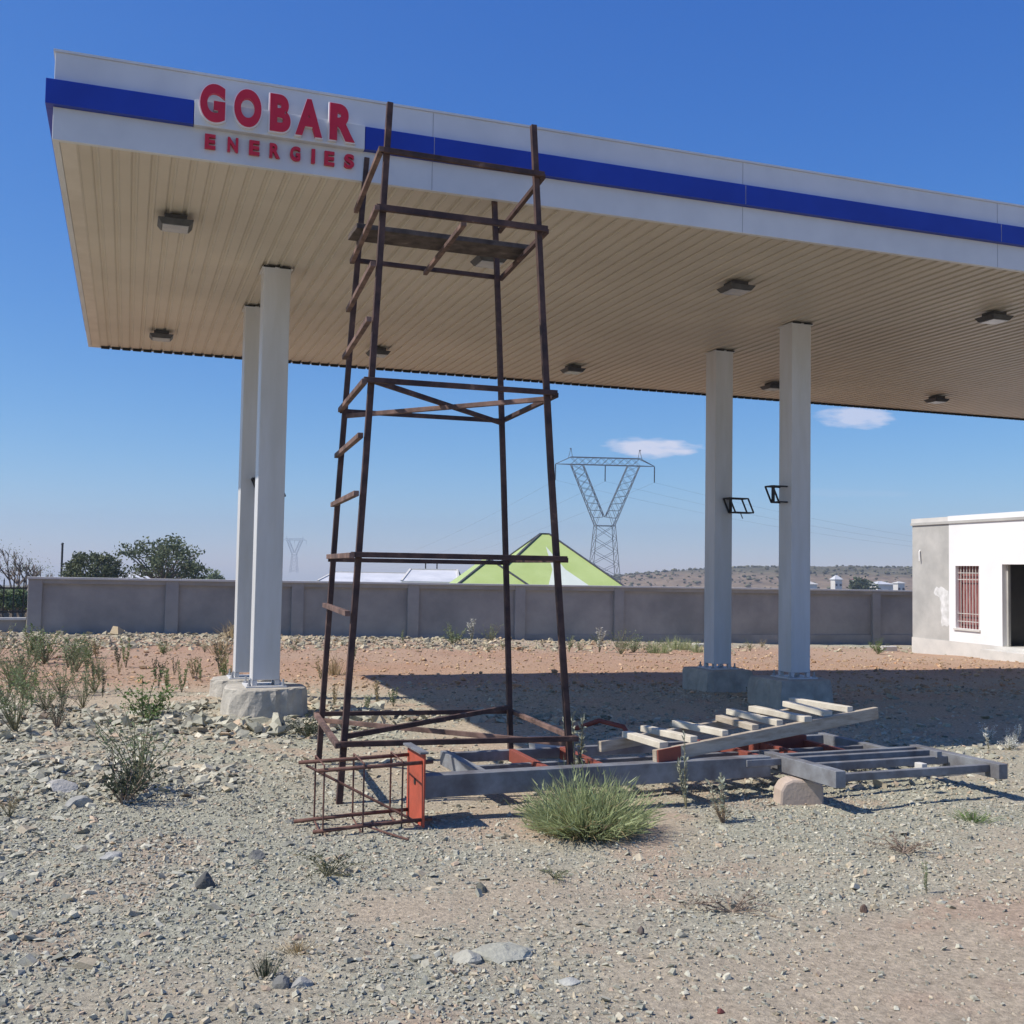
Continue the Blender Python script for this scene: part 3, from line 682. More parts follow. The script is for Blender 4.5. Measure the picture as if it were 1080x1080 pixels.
vs_ = [p0+WNn*.13, p1+WNn*.13, p1-WNn*.22, p0-WNn*.22]; vs_ += [q+Z*.045 for q in vs_]
MB().add(vs_, [(3, 2, 1, 0), (4, 5, 6, 7), (0, 1, 5, 4), (1, 2, 6, 5), (2, 3, 7, 6), (3, 0, 4, 7)]).build('coping', m_cop, bw)
# low wall with railing at far left
lw = thing('railing_wall', tuple(WO+WD*(-1.2*SP)), 'low grey wall topped by black iron railings left of the tall wall', 'fence')
e0 = WO+WD*(-1.0*SP-hwid-.02)-WNn*.02; e1 = WO+WD*(-3.4*SP)-WNn*.02
MB().obox(e1-Z*1.2, e0-e1, -WNn*.16, Z*(1.2+.30)).build('low_wall', m_wall, lw)
MB().obox(e1+WNn*.05+Z*.301, e0-e1, -WNn*.26, Z*.05).build('coping', m_cop, lw)
for z in (.48, 1.02): MB().bar(e1-WNn*.08+Z*z, e0-WNn*.08+Z*z, .03, .035).build('railing_bar', m_iron, lw)
nb = 34
for i in range(nb):
    q = e0.lerp(e1, (i+.35)/nb)-WNn*.08; MB().bar(q+Z*.36, q+Z*1.17, .022, .022).tube([q+Z*1.17, q+Z*1.25], [.02, .002], 5).build('railing_post', m_iron, lw)

# ------------------------------------------------------------------ guard house
HO = Vector((11.05, 30.0, 0)); HD = Vector((.25, -.968, 0)).normalized(); HN = Vector((HD.y, -HD.x, 0))  # facade normal
if HN.x > 0: HN = -HN
gh = thing('guard_house', (HO.x, HO.y, 0), 'small white flat-roofed house with bare grey plaster corner and open doorway', 'house')
def hp(t, d, z): return HO+HD*t-HN*d+Z*z
ZF, ZR = -.03, 3.02; HL = 9.0; HDp = 6.0; TW = .22
wt0, wt1, wz0, wz1 = 1.84, 2.76, .32, 1.92; dt0, dt1, dz1 = 3.60, 4.52, 1.96
def hbox(name, t0, t1, d0, d1, z0, z1, m, parent=gh, **k): return MB().obox(hp(t0, d0, z0), HD*(t1-t0), -HN*(d1-d0), Z*(z1-z0)).build(name, m, parent, **k)
ZG = -.9
wl = MB()
def wb(mb, t0, t1, z0, z1, d0=0, d1=TW): mb.obox(hp(t0, d0, z0), HD*(t1-t0), -HN*(d1-d0), Z*(z1-z0))
wb(wl, 1.58, wt0, ZF, ZR); wb(wl, wt0, wt1, ZF, wz0); wb(wl, wt0, wt1, wz1, ZR); wb(wl, wt1, dt0, ZF, ZR); wb(wl, dt0, dt1, dz1, ZR); wb(wl, dt1, HL, ZF, ZR)
wl.build('front_wall', m_paint, gh)
hbox('corner_wall', 0, 1.579, .004, TW, ZF, ZR, m_plaster)
hbox('rear_wall', .002, TW, TW+.001, HDp, ZF, ZR, m_plaster); hbox('side_wall', HL-TW, HL, TW+.001, HDp, ZF, ZR, m_paint); hbox('back_wall', TW+.001, HL-TW-.001, HDp-TW, HDp, ZF, ZR, m_plaster)
hbox('plinth', -.01, HL+.02, -.012, HDp+.02, ZG, ZF-.002, m_cop)
hbox('partition', 3.1, 3.2, TW+.002, HDp-TW-.002, ZF, ZR-.002, m_int); hbox('inner_wall', 3.25, HL-TW-.01, 2.6, 2.7, ZF, ZR-.002, m_int)
hbox('roof_slab', -.03, HL+.03, -.035, HDp+.03, ZR+.001, ZR+.07, m_plaster)
hbox('cornice', 1.56, HL+.02, -.02, HDp+.02, ZR+.071, ZR+.20, m_paint); hbox('cornice', -.02, 1.559, -.018, HDp+.02, ZR+.071, ZR+.185, m_cop)
hbox('sill', wt0-.05, wt1+.05, -.04, .05, wz0-.05, wz0-.001, m_cop)
wn = hbox('window', wt0, wt1, .17, .175, wz0, wz1, m_curtain)
mb = MB()
for t0, t1, z0, z1 in ((wt0, wt0+.05, wz0, wz1), (wt1-.05, wt1, wz0, wz1), (wt0+.05, wt1-.05, wz1-.05, wz1), (wt0+.05, wt1-.05, wz0, wz0+.05)): wb(mb, t0, t1, z0, z1, .12, .165)
mb.build('frame', m_maroon, wn)
mb = MB(); nn = 8
for i in range(1, nn):
    t = wt0+(wt1-wt0)*i/nn; mb.bar(hp(t, .08, wz0), hp(t, .08, wz1), .018, .018)
for z in (.18, .38, 1.25, 1.42): mb.bar(hp(wt0, .085, wz0+z), hp(wt1, .085, wz0+z), .016, .016)
mb.build('grille', m_cop, wn)
hbox('door_frame', dt0+.001, dt0+.05, .13, .2, ZF, dz1, m_plaster); hbox('door_frame', dt1-.04, dt1-.001, .13, .2, ZF, dz1, m_plaster)
# lamp hook and painted patches on the bare corner: a small bracket and dabs of white
mb = MB().tube([hp(.35, 0, 2.34), hp(.37, -.04, 2.30), hp(.40, -.05, 2.05)], .02, 6); mb.build('wall_hook', m_paint, gh)
pq = [(.98, 1.30), (1.06, 1.37), (1.16, 1.33), (1.24, 1.38), (1.36, 1.34), (1.47, 1.28), (1.579, 1.25), (1.579, .38), (1.50, .33), (1.38, .36), (1.28, .32), (1.24, .46), (1.27, .62), (1.22, .80), (1.25, .95), (1.18, 1.08), (1.10, 1.12), (1.0, 1.14), (.94, 1.2)]
MB().add([hp(t, .0005, z) for t, z in pq], [tuple(range(len(pq)))]).build('white_patch', m_limewash, gh)
st = hbox('step', dt0-.3, dt1+.3, -.40, -.031, ZG, ZF-.09, m_cop)
for px, py, w_, lab in ((931, 686, .45, 'broken pale kerb block lying before the wall near the house'), (1001, 688, .38, 'pale brick rubble block by the corner of the house'), (733, 684, .3, 'white block at the foot of the wall between the right pillars')):
    q = at(px, py); o = MB().obox(q-Z*.05, Vector((w_, .1, 0)), Vector((-.05, .2, 0)), Z*.17).build('kerb_block', m_cop, None, bevel=.02); single(o, q); tag(o, lab, 'block')

# ------------------------------------------------------------------ houses beyond
def hip_house(name, c, wx, wy, zb, ze, zr, ridge, rot, m, label, m2=None, wallm=m_farwall):
    t = thing(name, (c[0], c[1], zb), label, 'house'); cr, sr = math.cos(rot), math.sin(rot)
    def P(x, y, z): return Vector((c[0]+x*cr-y*sr, c[1]+x*sr+y*cr, z))
    MB().obox(P(-wx+.4, -wy+.4, zb), P(wx-.4, -wy+.4, zb)-P(-wx+.4, -wy+.4, zb), P(-wx+.4, wy-.4, zb)-P(-wx+.4, -wy+.4, zb), Z*(ze-zb)).build('wall', wallm, t)
    vs_ = [P(-wx, -wy, ze), P(wx, -wy, ze), P(wx, wy, ze), P(-wx, wy, ze), P(-ridge, 0, zr), P(ridge, 0, zr)]
    vs_ += [P(-wx, -wy, ze-.12), P(wx, -wy, ze-.12), P(wx, wy, ze-.12), P(-wx, wy, ze-.12)]
    rf = MB().add(vs_, [(0, 1, 5, 4), (1, 2, 5), (2, 3, 4, 5), (3, 0, 4), (0, 6, 7, 1), (1, 7, 8, 2), (2, 8, 9, 3), (3, 9, 6, 0), (9, 8, 7, 6)]).build('roof', m, t)
    mb = MB()
    for a_, b_ in ((0, 4), (1, 5), (2, 5), (3, 4), (4, 5)): mb.bar(vs_[a_]+Z*.03, vs_[b_]+Z*.03, .13, .06)
    mb.build('ridge_cap', m_house if m is m_groof else m_cop, rf)
    for xx in (-.5, .5): MB().obox(P(xx*wx-.5, -wy+.37, (zb+ze)/2-.4), P(1, 0, 0)-P(0, 0, 0), P(0, .02, 0)-P(0, 0, 0), Z*1.0).build('window', m_dark, t)
    return t, P, vs_
t, P, vs_ = hip_house('green_roofed_house', (1.95, 64), 4.8, 5.6, -1.6, -.05, 3.72, .25, .12, m_groof, 'house beyond the wall with a tall lime-green hipped metal roof')
# lower front wing + pale sheets
def P2(x, y, z): return P(x, y, z)
wv = [P2(-6.6, -7.2, -.05), P2(-.6, -7.2, -.05), P2(-.6, 1, -.05), P2(-6.6, 1, -.05), P2(-3.6, -3.6, 2.15), P2(-3.6, 1, 2.15)]
wg = MB().add(wv, [(0, 1, 4), (1, 2, 5, 4), (3, 0, 4, 5), (2, 3, 5), (3, 2, 1, 0)]).build('wing_roof', m_groof, t)
mb = MB(); mb.bar(wv[0]+Z*.03, wv[4]+Z*.03, .13, .06).bar(wv[1]+Z*.03, wv[4]+Z*.03, .13, .06); mb.build('ridge_cap', m_house, wg)
MB().obox(P2(-6.2, -6.8, -1.6), P2(5.2, 0, 0)-P2(0, 0, 0), P2(0, 7.4, 0)-P2(0, 0, 0), Z*1.54).build('wing_wall', m_farwall, t)
f0, f1, f2 = vs_[0], vs_[1], vs_[4]
nrm = (f1-f0).cross(f2-f0).normalized()
def onroof(s_, h_): return f0.lerp(f1, s_)*(1-h_)+f2*h_+nrm*.02
MB().add([onroof(.42, .02), onroof(.80, .02), onroof(.66, .45), onroof(.55, .80), onroof(.52, .45)], [(0, 1, 2, 3, 4)]).build('pale_sheet', m_proof, t)
def low_roof(cx0, cx1, ytop, Y, lab, m=m_wroof, slope=.5):
    a_ = atY(cx0, ytop, Y); b_ = atY(cx1, ytop, Y); c = (a_+b_)/2; hw_ = (b_-a_).length/2
    return hip_house('far_house', (c.x, c.y+3), hw_, 3.2, -2.6, c.z-slope*1.2, c.z, hw_*.86, 0, m, lab)
low_roof(336, 470, 604.5, 75, 'long low far house with a pale zinc roof showing above the wall')
low_roof(424, 484, 601, 68, 'far house with white metal roof left of the green roof', slope=.6)
low_roof(108, 160, 605.5, 82, 'pale roofed far house between the dark dome tree and the leafy tree')
for i, (px, yt, lab) in enumerate(((449, 590, 'thin post standing on the far white roof, left one'), (461, 592, 'thin post standing on the far white roof, right one'), (353, 592, 'thin post by the far pale roof'))):
    q = atY(px, yt, 74); o = MB().tube([(q.x, q.y, -2.2), q], .045, 6).build('thin_post', m_iron); single(o, (q.x, q.y, -2.2)); tag(o, lab, 'post')
q = atY(66, 573, 70); o = MB().tube([(q.x, q.y, -2.2), q], .07, 6).bar(q-Vector((.03, 0, .1)), q+Vector((.03, 0, .02)), .2, .08).build('utility_pole', m_iron); single(o, (q.x, q.y, -2.2)); tag(o, 'thin dark pole rising between the bare tree and the dome tree', 'pole')

# ------------------------------------------------------------------ hill
hx = np.linspace(40, 1500, 200); hy = np.linspace(430, 900, 70); HX, HY = np.meshgrid(hx, hy)
ang = HX/HY
prof = -1.1+np.interp(ang, [.0, .085, .10, .14, .19, .245, .30, .37, .5, .8, 1.5, 3], [-14, -9, -1, 1.9, 4.4, 6.3, 6.9, 7.4, 7.0, 9, 6, -10])*1.0
rise = smooth((HY-430)/190); HZ = -14+(prof+14)*rise+(fbm(HX, HY, 60, 3)-.5)*2.2*rise+(fbm(HX, HY, 12, 6)-.5)*.9
me = bpy.data.meshes.new('hill'); ix = np.arange(HX.size).reshape(HX.shape)
fast_mesh(me, np.stack([HX.ravel(), HY.ravel(), HZ.ravel()], 1), np.stack([ix[:-1, :-1], ix[:-1, 1:], ix[1:, 1:], ix[1:, :-1]], -1).reshape(-1, 4))
kk = fbm(HX.ravel(), HY.ravel(), 22, 12)[:, None]; lo = (1-smooth((HZ.ravel()+2-2.2*fbm(HX.ravel(), HY.ravel(), 40, 2))/4))[:, None]
cc = np.array([.085, .09, .05])*(1-kk)+np.array([.17, .14, .09])*kk; cc = cc*(1-lo*.75)+np.array([.26, .19, .13])*lo*.75
set_col(me, cc); me.materials.append(attr_mat('scrub_hill', rough=1, mixc=(.55, 1.4), nscale=.12)); me.polygons.foreach_set('use_smooth', [True]*len(me.polygons))
hill = bpy.data.objects.new('hill', me); col.objects.link(hill); tag(hill, kind='structure')
def hillz(x, y):
    j = int(np.clip(np.searchsorted(hy, y), 1, 69)); i = int(np.clip(np.searchsorted(hx, x), 1, 199)); return float(HZ[j, i])
n = 4000; x = rng.uniform(50, 560, n); y = rng.uniform(440, 760, n); z = np.array([hillz(a, b) for a, b in zip(x, y)])
P_ = np.repeat(ICO[None], n, 0)*(1+rng.uniform(-.3, .3, (n, 12, 1))); sz = np.exp(rng.normal(math.log(.55), .35, n))
P_ = P_*np.stack([sz*1.3, sz*1.3, sz*.8], 1)[:, None]+np.stack([x, y, z+sz*.4], 1)[:, None]
me = bpy.data.meshes.new('hill_scrub'); fast_mesh(me, P_.reshape(-1, 3), (ICF[None]+(np.arange(n)*12)[:, None, None]).reshape(-1, 3))
cs = np.array([.125, .12, .075])*rng.uniform(.6, 1.5, (n, 1)); set_col(me, np.repeat(cs, 12, 0)); me.materials.append(attr_mat('scrub', rough=1))
o = bpy.data.objects.new('hill_scrub', me); col.objects.link(o); tag(o, 'dark scrub bushes covering the far hill', 'scrub', kind='stuff')
for px, py, Y_, w_, h_, m, lab in ((882, 611, 470, 4.2, 1.8, m_wroof, 'tiny white house with pointed roof on the far hill'), (928, 616, 380, 7, 1.0, m_wroof, 'low pale building with a white roof right of the pillars'), (852, 616, 440, 6, 1.2, m_cop, 'small tan far building by the front right pillar'),
                                   (905, 611, 480, 5, .7, m_redox, 'small far building with a reddish roof on the hill'), (948, 615, 450, 4, .7, m_cop, 'small far building nearest the guard house')):
    c = atY(px, py, Y_); hip_house('far_house', (c.x, c.y), w_/2, w_/2, c.z-5.0, c.z, c.z+h_, w_*.08, .3, m, lab)

# ------------------------------------------------------------------ pylons and wires
def lattice(mb, a0, a1, b0, b1, n, r=.09):
    """zigzag between chord a0-a1 and chord b0-b1"""
    for i in range(n):
        p = a0.lerp(a1, i/n); q = b0.lerp(b1, (i+1)/n); p2 = b0.lerp(b1, i/n); q2 = a0.lerp(a1, (i+1)/n)
        mb.bar(p, q, r, r).bar(p2, q2, r, r)
def pylon(base, rot, label):
    t = thing('power_pylon', base, label, 'pylon', 'lattice power pylons beyond the wall'); c, s_ = math.cos(rot), math.sin(rot); b0 = Vector(base)
    def P(x, y, z): return b0+Vector((x*c-y*s_, x*s_+y*c, z))
    H1, HW, HT = 0, 21.0, 35.4; ch = .15
    mb = MB(); cor = lambda k, z, w_, d_: P((1, 1, -1, -1)[k]*w_, (1, -1, -1, 1)[k]*d_, z)
    bw0, ww, wd = 3.9, 2.3, 1.2
    for k in range(4):
        mb.bar(cor(k, 0, bw0, bw0), cor(k, HW-2.2, ww, ww), ch, ch); j = (k+1) % 4
        lattice(mb, cor(k, 0, bw0, bw0), cor(k, HW-2.2, ww, ww), cor(j, 0, bw0, bw0), cor(j, HW-2.2, ww, ww), 6, .09)
        mb.bar(cor(k, HW-2.2, ww, ww), cor(j, HW-2.2, ww, ww), ch, ch)
    mb.build('tower_legs', m_pylon, t)
    for sx in (-1, 1):
        mb = MB(); lo = [P(sx*a_, d_, z) for a_, d_, z in ((.3, 1, HW), (2.4, 1, HW-2.2+.3), (2.4, -1, HW-2.2+.3), (.3, -1, HW))]
        lo = [P(sx*.2, .9, HW), P(sx*2.3, 1.5, HW-2.2), P(sx*2.3, -1.5, HW-2.2), P(sx*.2, -.9, HW)]
        hi = [P(sx*5.6, .8, HT-1.6), P(sx*8.6, .8, HT-1.6), P(sx*8.6, -.8, HT-1.6), P(sx*5.6, -.8, HT-1.6)]
        for a_, b_ in zip(lo, hi): mb.bar(a_, b_, ch, ch)
        for i in range(4): lattice(mb, lo[i], hi[i], lo[(i+1) % 4], hi[(i+1) % 4], 8, .08)
        mb.build('window_arm', m_pylon, t)
        mb = MB().bar(P(sx*8.2, 0, HT), P(sx*8.6, 0, HT+2.4), .12, .12).bar(P(sx*9.3, 0, HT-.2), P(sx*8.6, 0, HT+2.4), .12, .12).bar(P(sx*8.5, 0, HT+2.3), P(sx*8.9, 0, HT+2.3), .3, .25); mb.build('earth_peak', m_pylon, t)
    mb = MB(); e = 12.4
    for d_ in (-.8, .8):
        mb.bar(P(-e, 0, HT-1.6), P(-8.6, d_, HT-1.6), ch, ch).bar(P(-8.6, d_, HT-1.6), P(8.6, d_, HT-1.6), ch, ch).bar(P(8.6, d_, HT-1.6), P(e, 0, HT-1.6), ch, ch)
        mb.bar(P(-e, 0, HT-1.6), P(-8.6, d_, HT+.2), ch, ch).bar(P(-8.6, d_, HT+.2), P(8.6, d_, HT+.2), ch, ch).bar(P(8.6, d_, HT+.2), P(e, 0, HT-1.6), ch, ch)
        lattice(mb, P(-8.6, d_, HT-1.6), P(8.6, d_, HT-1.6), P(-8.6, d_, HT+.2), P(8.6, d_, HT+.2), 9, .07)
    mb.build('crossarm', m_pylon, t)
    for x_ in (-e, 0, e):
        MB().tube([P(x_, 0, HT-1.7), P(x_, 0, HT-5.6)], .13, 6).build('insulator', m_iron, t)
    return P, e, HT
pz = -6.2
c = atY(637, 600, 268)
Pa, ee, HT = pylon((c.x, 268, pz), .10, 'large lattice power pylon with V-shaped arms right of the green roof')
c2 = atY(310, 600, 1150)
Pb, _, _ = pylon((c2.x, 1150, -6), -.05, 'tiny distant power pylon seen beside the left pillar')
Pc = lambda x, y, z: Vector((330, 330, -8))+Vector((x*.3, -x*.9+y, z))
pw = thing('power_line', tuple(Pa(0, 0, HT-6)), 'thin power cables sagging from the big pylon', 'cables')
for x_ in (-ee, 0, ee):
    for Pt in (Pb, Pc):
        a_ = Pa(x_, 0, HT-5.6); b_ = Pt(x_, 0, HT-5.6 if Pt is Pb else HT-6); pts = []
        for i in range(41):
            t_2 = i/40; q = a_.lerp(b_, t_2); q.z -= 4*t_2*(1-t_2)*(16 if Pt is Pc else 24); pts.append(q)
        MB().tube(pts, .018, 4).build('cable', m_wire, pw)

# ------------------------------------------------------------------ vegetation
def leafmat(name, c, var=.35, trans=.25):
    m = bpy.data.materials.new(name); m.use_nodes = True; t = m.node_tree; b = t.nodes['Principled BSDF']; b.inputs['Roughness'].default_value = .6; b.inputs['Specular IOR Level'].default_value = .25
    g = t.nodes.new('ShaderNodeNewGeometry'); r_ = t.nodes.new('ShaderNodeValToRGB')
    r_.color_ramp.elements[0].color = (*[x*(1-var) for x in c], 1); r_.color_ramp.elements[1].color = (*[min(1, x*(1+var)) for x in c], 1)
    t.links.new(g.outputs['Random Per Island'], r_.inputs[0]); t.links.new(r_.outputs[0], b.inputs['Base Color'])
    tr = t.nodes.new('ShaderNodeBsdfTranslucent'); t.links.new(r_.outputs[0], tr.inputs[0]); ms = t.nodes.new('ShaderNodeMixShader'); ms.inputs[0].default_value = trans
    t.links.new(b.outputs[0], ms.inputs[1]); t.links.new(tr.outputs[0], ms.inputs[2]); t.links.new(ms.outputs[0], t.nodes['Material Output'].inputs[0]); return m
lf_bush = leafmat('spiky_grass', (.36, .41, .21), trans=.4); lf_green = leafmat('weed_green', (.14, .21, .07)); lf_grey = leafmat('weed_greygreen', (.21, .26, .14)); lf_dry = leafmat('dry_grass', (.42, .33, .19))
lf_dark = leafmat('weed_dark', (.065, .08, .05)); lf_pale = leafmat('pale_leaf', (.52, .52, .46)); lf_pale2 = leafmat('silvery_leaf', (.36, .38, .29)); lf_white = leafmat('white_leaf', (.72, .72, .66)); lf_tree = leafmat('tree_leaf', (.13, .155, .085)); lf_euph = leafmat('dome_tree_leaf', (.12, .14, .075)); m_twig = mat('dry_twig', (.20, .15, .11), (.28, .22, .17), 20, .9)
m_stem = mat('green_stem', (.16, .15, .085), (.22, .20, .12), 20, .9)
def leaf(mb, p, d, l, w_, r0):
    """a folded leaf: 4 vertices, two triangles"""
    d = Vector(d).normalized(); s_ = d.cross(Vector((r0.uniform(-1, 1), r0.uniform(-1, 1), r0.uniform(-1, 1)))).normalized()
    n_ = d.cross(s_); m_ = p+d*l*.5
    mb.add([p, m_+s_*w_/2+n_*w_*.12, p+d*l, m_-s_*w_/2+n_*w_*.12], [(0, 1, 2), (0, 2, 3)])
def blade(mb, p, d, l, w_, bend, r0):
    d = Vector(d).normalized(); s_ = d.cross(Vector((r0.uniform(-1, 1), r0.uniform(-1, 1), .3))).normalized()*w_/2
    p1 = p+d*l*.55; d2 = (d+Vector(bend)).normalized(); p2 = p1+d2*l*.45
    mb.add([p-s_, p+s_, p1+s_*.8, p1-s_*.8, p2], [(0, 1, 2, 3), (3, 2, 4)])
def mesh_only(name, mb, m):
    me = bpy.data.meshes.new(name); me.from_pydata([tuple(p) for p in mb.v], [], mb.f); me.materials.append(m); return me
def weed_proto(kind, seed, h=1.0):
    """returns (stem mesh or None, leaf mesh) at unit height 1, origin at base"""
    r0 = random.Random(seed); st_ = MB(); lf = MB()
    if kind == 'stalk':          # a few upright stems with small leaves
        for _ in range(4):
            a_ = r0.uniform(0, 6.28); tip = Vector((math.cos(a_)*r0.uniform(.05, .28), math.sin(a_)*r0.uniform(.05, .28), r0.uniform(.6, 1)))
            mid = tip*.5+Vector((r0.uniform(-.05, .05), r0.uniform(-.05, .05), 0)); st_.tube([(0, 0, -.03), mid, tip], [.014, .010, .004], 5)
            for i in range(44):
                t_3 = r0.uniform(.2, 1); q = (mid*(t_3/.5) if t_3 < .5 else mid.lerp(tip, (t_3-.5)*2)); leaf(lf, q, (r0.uniform(-1, 1), r0.uniform(-1, 1), r0.uniform(.0, .9)), r0.uniform(.06, .13), r0.uniform(.02, .045), r0)
    elif kind == 'shrub':
        for _ in range(16):
            a_ = r0.uniform(0, 6.28); e_ = r0.uniform(.25, .9); tip = Vector((math.cos(a_)*e_*.75, math.sin(a_)*e_*.75, r0.uniform(.35, 1.0)*(1.1-.45*e_)))
            mid = tip*.45+Vector((r0.uniform(-.07, .07), r0.uniform(-.07, .07), .03)); st_.tube([(0, 0, -.03), mid, tip], [.016, .010, .004], 4)
            for i in range(42):
                t_3 = r0.uniform(.3, 1.05); q = (mid*(t_3/.5) if t_3 < .5 else mid.lerp(tip, (t_3-.5)*2))+Vector((r0.gauss(0, .05), r0.gauss(0, .05), r0.gauss(0, .04))); leaf(lf, q, (r0.uniform(-1, 1), r0.uniform(-1, 1), r0.uniform(-.2, .9)), r0.uniform(.05, .10), r0.uniform(.02, .05), r0)
    elif kind == 'wispy':        # fine twigs, tiny leaves, see-through
        for _ in range(26):
            a_ = r0.uniform(0, 6.28); e_ = r0.uniform(.1, .75); tip = Vector((math.cos(a_)*e_, math.sin(a_)*e_, r0.uniform(.4, 1.0)))
            mid = tip*.5+Vector((r0.uniform(-.08, .08), r0.uniform(-.08, .08), .05)); st_.tube([(0, 0, -.03), mid, tip], [.009, .006, .003], 4)
            for i in range(13):
                t_3 = r0.uniform(.3, 1.05); q = (mid*(t_3/.5) if t_3 < .5 else mid.lerp(tip, (t_3-.5)*2)); leaf(lf, q, (r0.uniform(-1, 1), r0.uniform(-1, 1), r0.uniform(-.2, .9)), r0.uniform(.04, .09), r0.uniform(.016, .034), r0)
    elif kind == 'grass':
        for _ in range(120):
            a_ = r0.uniform(0, 6.28); e_ = r0.uniform(0, .9); blade(lf, Vector((math.cos(a_)*e_*.45, math.sin(a_)*e_*.45, -.03)), (math.cos(a_)*e_, math.sin(a_)*e_, r0.uniform(.6, 1.5)), r0.uniform(.5, 1.1), .022, (r0.uniform(-.5, .5), r0.uniform(-.5, .5), -.3), r0)
    elif kind == 'sprawl':
        for _ in range(14):
            a_ = r0.uniform(0, 6.28); l_ = r0.uniform(.8, 2.2); tip = Vector((math.cos(a_)*l_, math.sin(a_)*l_*.8, r0.uniform(.05, .7))); mid = tip*.5+Vector((r0.uniform(-.2, .2), r0.uniform(-.2, .2), r0.uniform(.1, .35)))
            st_.tube([(0, 0, -.02), mid, tip], [.028, .02, .008], 4)
            for i in range(14):
                t_3 = r0.uniform(.2, 1); q = (mid*(t_3/.5) if t_3 < .5 else mid.lerp(tip, (t_3-.5)*2)); leaf(lf, q, (r0.uniform(-1, 1), r0.uniform(-1, 1), r0.uniform(0, 1)), r0.uniform(.10, .25), r0.uniform(.03, .07), r0)
                if i % 2 == 0: st_.tube([q, q+Vector((r0.uniform(-.35, .35), r0.uniform(-.35, .35), r0.uniform(-.1, .3)))], [.012, .005], 3)
    return st_, lf
_pc = {}
def weed(kind, px, py, hpx, m, label, name='weed', cat='weed', group=None, wide=1.0, stem=m_stem, seed=0, pos=None, hm=None):
    q = pos if pos is not None else at(px, py); h_ = hm if hm else hpx*(Vector(q)-Vector(EYE)).length/F
    key = (kind, seed, m.name, stem.name)
    if key not in _pc:
        s_, l_ = weed_proto(kind, seed); _pc[key] = (mesh_only('stem', s_, stem) if s_.v else None, mesh_only('foliage', l_, m))
    sm, lm = _pc[key]
    if sm is None:
        o = bpy.data.objects.new(name, lm); col.objects.link(o)
    else:
        o = bpy.data.objects.new(name, None); col.objects.link(o); o.empty_display_size = .1
        for nm_, me_ in (('stem', sm), ('foliage', lm)):
            c_ = bpy.data.objects.new(nm_, me_); col.objects.link(c_); c_.parent = o
    o.location = q; o.rotation_euler.z = rnd.uniform(0, 6.28); o.scale = (h_*wide, h_*wide, h_)
    tag(o, label, cat, group); return o
# the spiky green bush in front of the post
bq_ = at(618, 878); lf = MB(); dr = MB(); r0 = random.Random(5)
for i in range(2000):
    a_ = r0.uniform(0, 6.28); e_ = r0.random()**.6; rb = e_*.24
    d = Vector((math.cos(a_)*e_*1.05, math.sin(a_)*e_*1.0, 1.05-.72*e_+r0.uniform(-.1, .15)))
    l_ = r0.uniform(.14, .38)*(1.05-.18*e_)*(1+.15*math.sin(a_*3+1))
    p = Vector((math.cos(a_)*rb, math.sin(a_)*rb*.9, r0.uniform(-.01, .06))); blade(lf, p, d, l_, .0055, (r0.uniform(-.3, .3), r0.uniform(-.3, .3), r0.uniform(-.25, .15)), r0)
    if i % 3 == 0:
        blade(dr, p, d+Vector((r0.uniform(-.6, .6), r0.uniform(-.6, .6), r0.uniform(-.5, .1))), l_*r0.uniform(.4, 1.05), .0055, (r0.uniform(-.4, .4), r0.uniform(-.4, .4), -.3), r0)
    if i % 2: q = p+d.normalized()*l_*r0.uniform(.5, .95); blade(lf, q, d+Vector((r0.uniform(-.8, .8), r0.uniform(-.8, .8), r0.uniform(-.2, .5))), r0.uniform(.04, .09), .008, (0, 0, .1), r0)
bo_ = thing('spiky_bush', tuple(bq_), 'dense rounded spiky green bush in front of the grey post', 'bush')
c_ = bpy.data.objects.new('foliage', mesh_only('foliage', lf, lf_bush)); col.objects.link(c_); c_.parent = bo_
c_ = bpy.data.objects.new('dry_blades', mesh_only('dry_blades', dr, lf_dry)); col.objects.link(c_); c_.parent = bo_
stx = MB()
for i in range(40):
    a_ = r0.uniform(0, 6.28); e_ = r0.random(); stx.tube([(math.cos(a_)*e_*.12, math.sin(a_)*e_*.12, -.02), (math.cos(a_)*e_*.34, math.sin(a_)*e_*.34, .10+.1*(1-e_))], [.006, .003], 4)
c_ = bpy.data.objects.new('stems', mesh_only('stems', stx, m_twig)); col.objects.link(c_); c_.parent = bo_

weed('shrub', 130, 848, 66, lf_dark, 'dark leafless-looking shrub with a pale base among the rocks at left', 'shrub', 'shrub', seed=2, stem=m_twig, wide=.85)
weed('wispy', 146, 832, 84, lf_grey, 'wispy grey-green shrub just behind the dark shrub at left', 'shrub', 'shrub', seed=3, wide=.8)
weed('shrub', 152, 762, 52, lf_green, 'leafy green shrub left of the front left plinth', 'shrub', 'shrub', seed=4, wide=1.0)
weed('shrub', 92, 694, 24, lf_green, 'compact bright green shrub at the foot of the wall', 'shrub', 'shrub', seed=5, wide=.95)
weed('shrub', 40, 695, 34, lf_grey, 'tall grey-green weed before the end pillar of the wall', 'shrub', 'shrub', seed=6, wide=.8)
weed('wispy', 22, 720, 48, lf_grey, 'wispy weed at the far left below the railings', seed=7)
weed('wispy', 16, 772, 62, lf_grey, 'tall wispy grey weed at the left edge of the photo', seed=8, wide=.8)
weed('wispy', 60, 768, 44, lf_dark, 'low dark twiggy weed among the pale stones at left', seed=9, stem=m_twig, wide=.9)
weed('wispy', 65, 735, 40, lf_grey, 'grey weed in the middle of the left weed patch', seed=10)
weed('wispy', 5, 745, 40, lf_green, 'green weed cut by the left edge of the photo', seed=11)
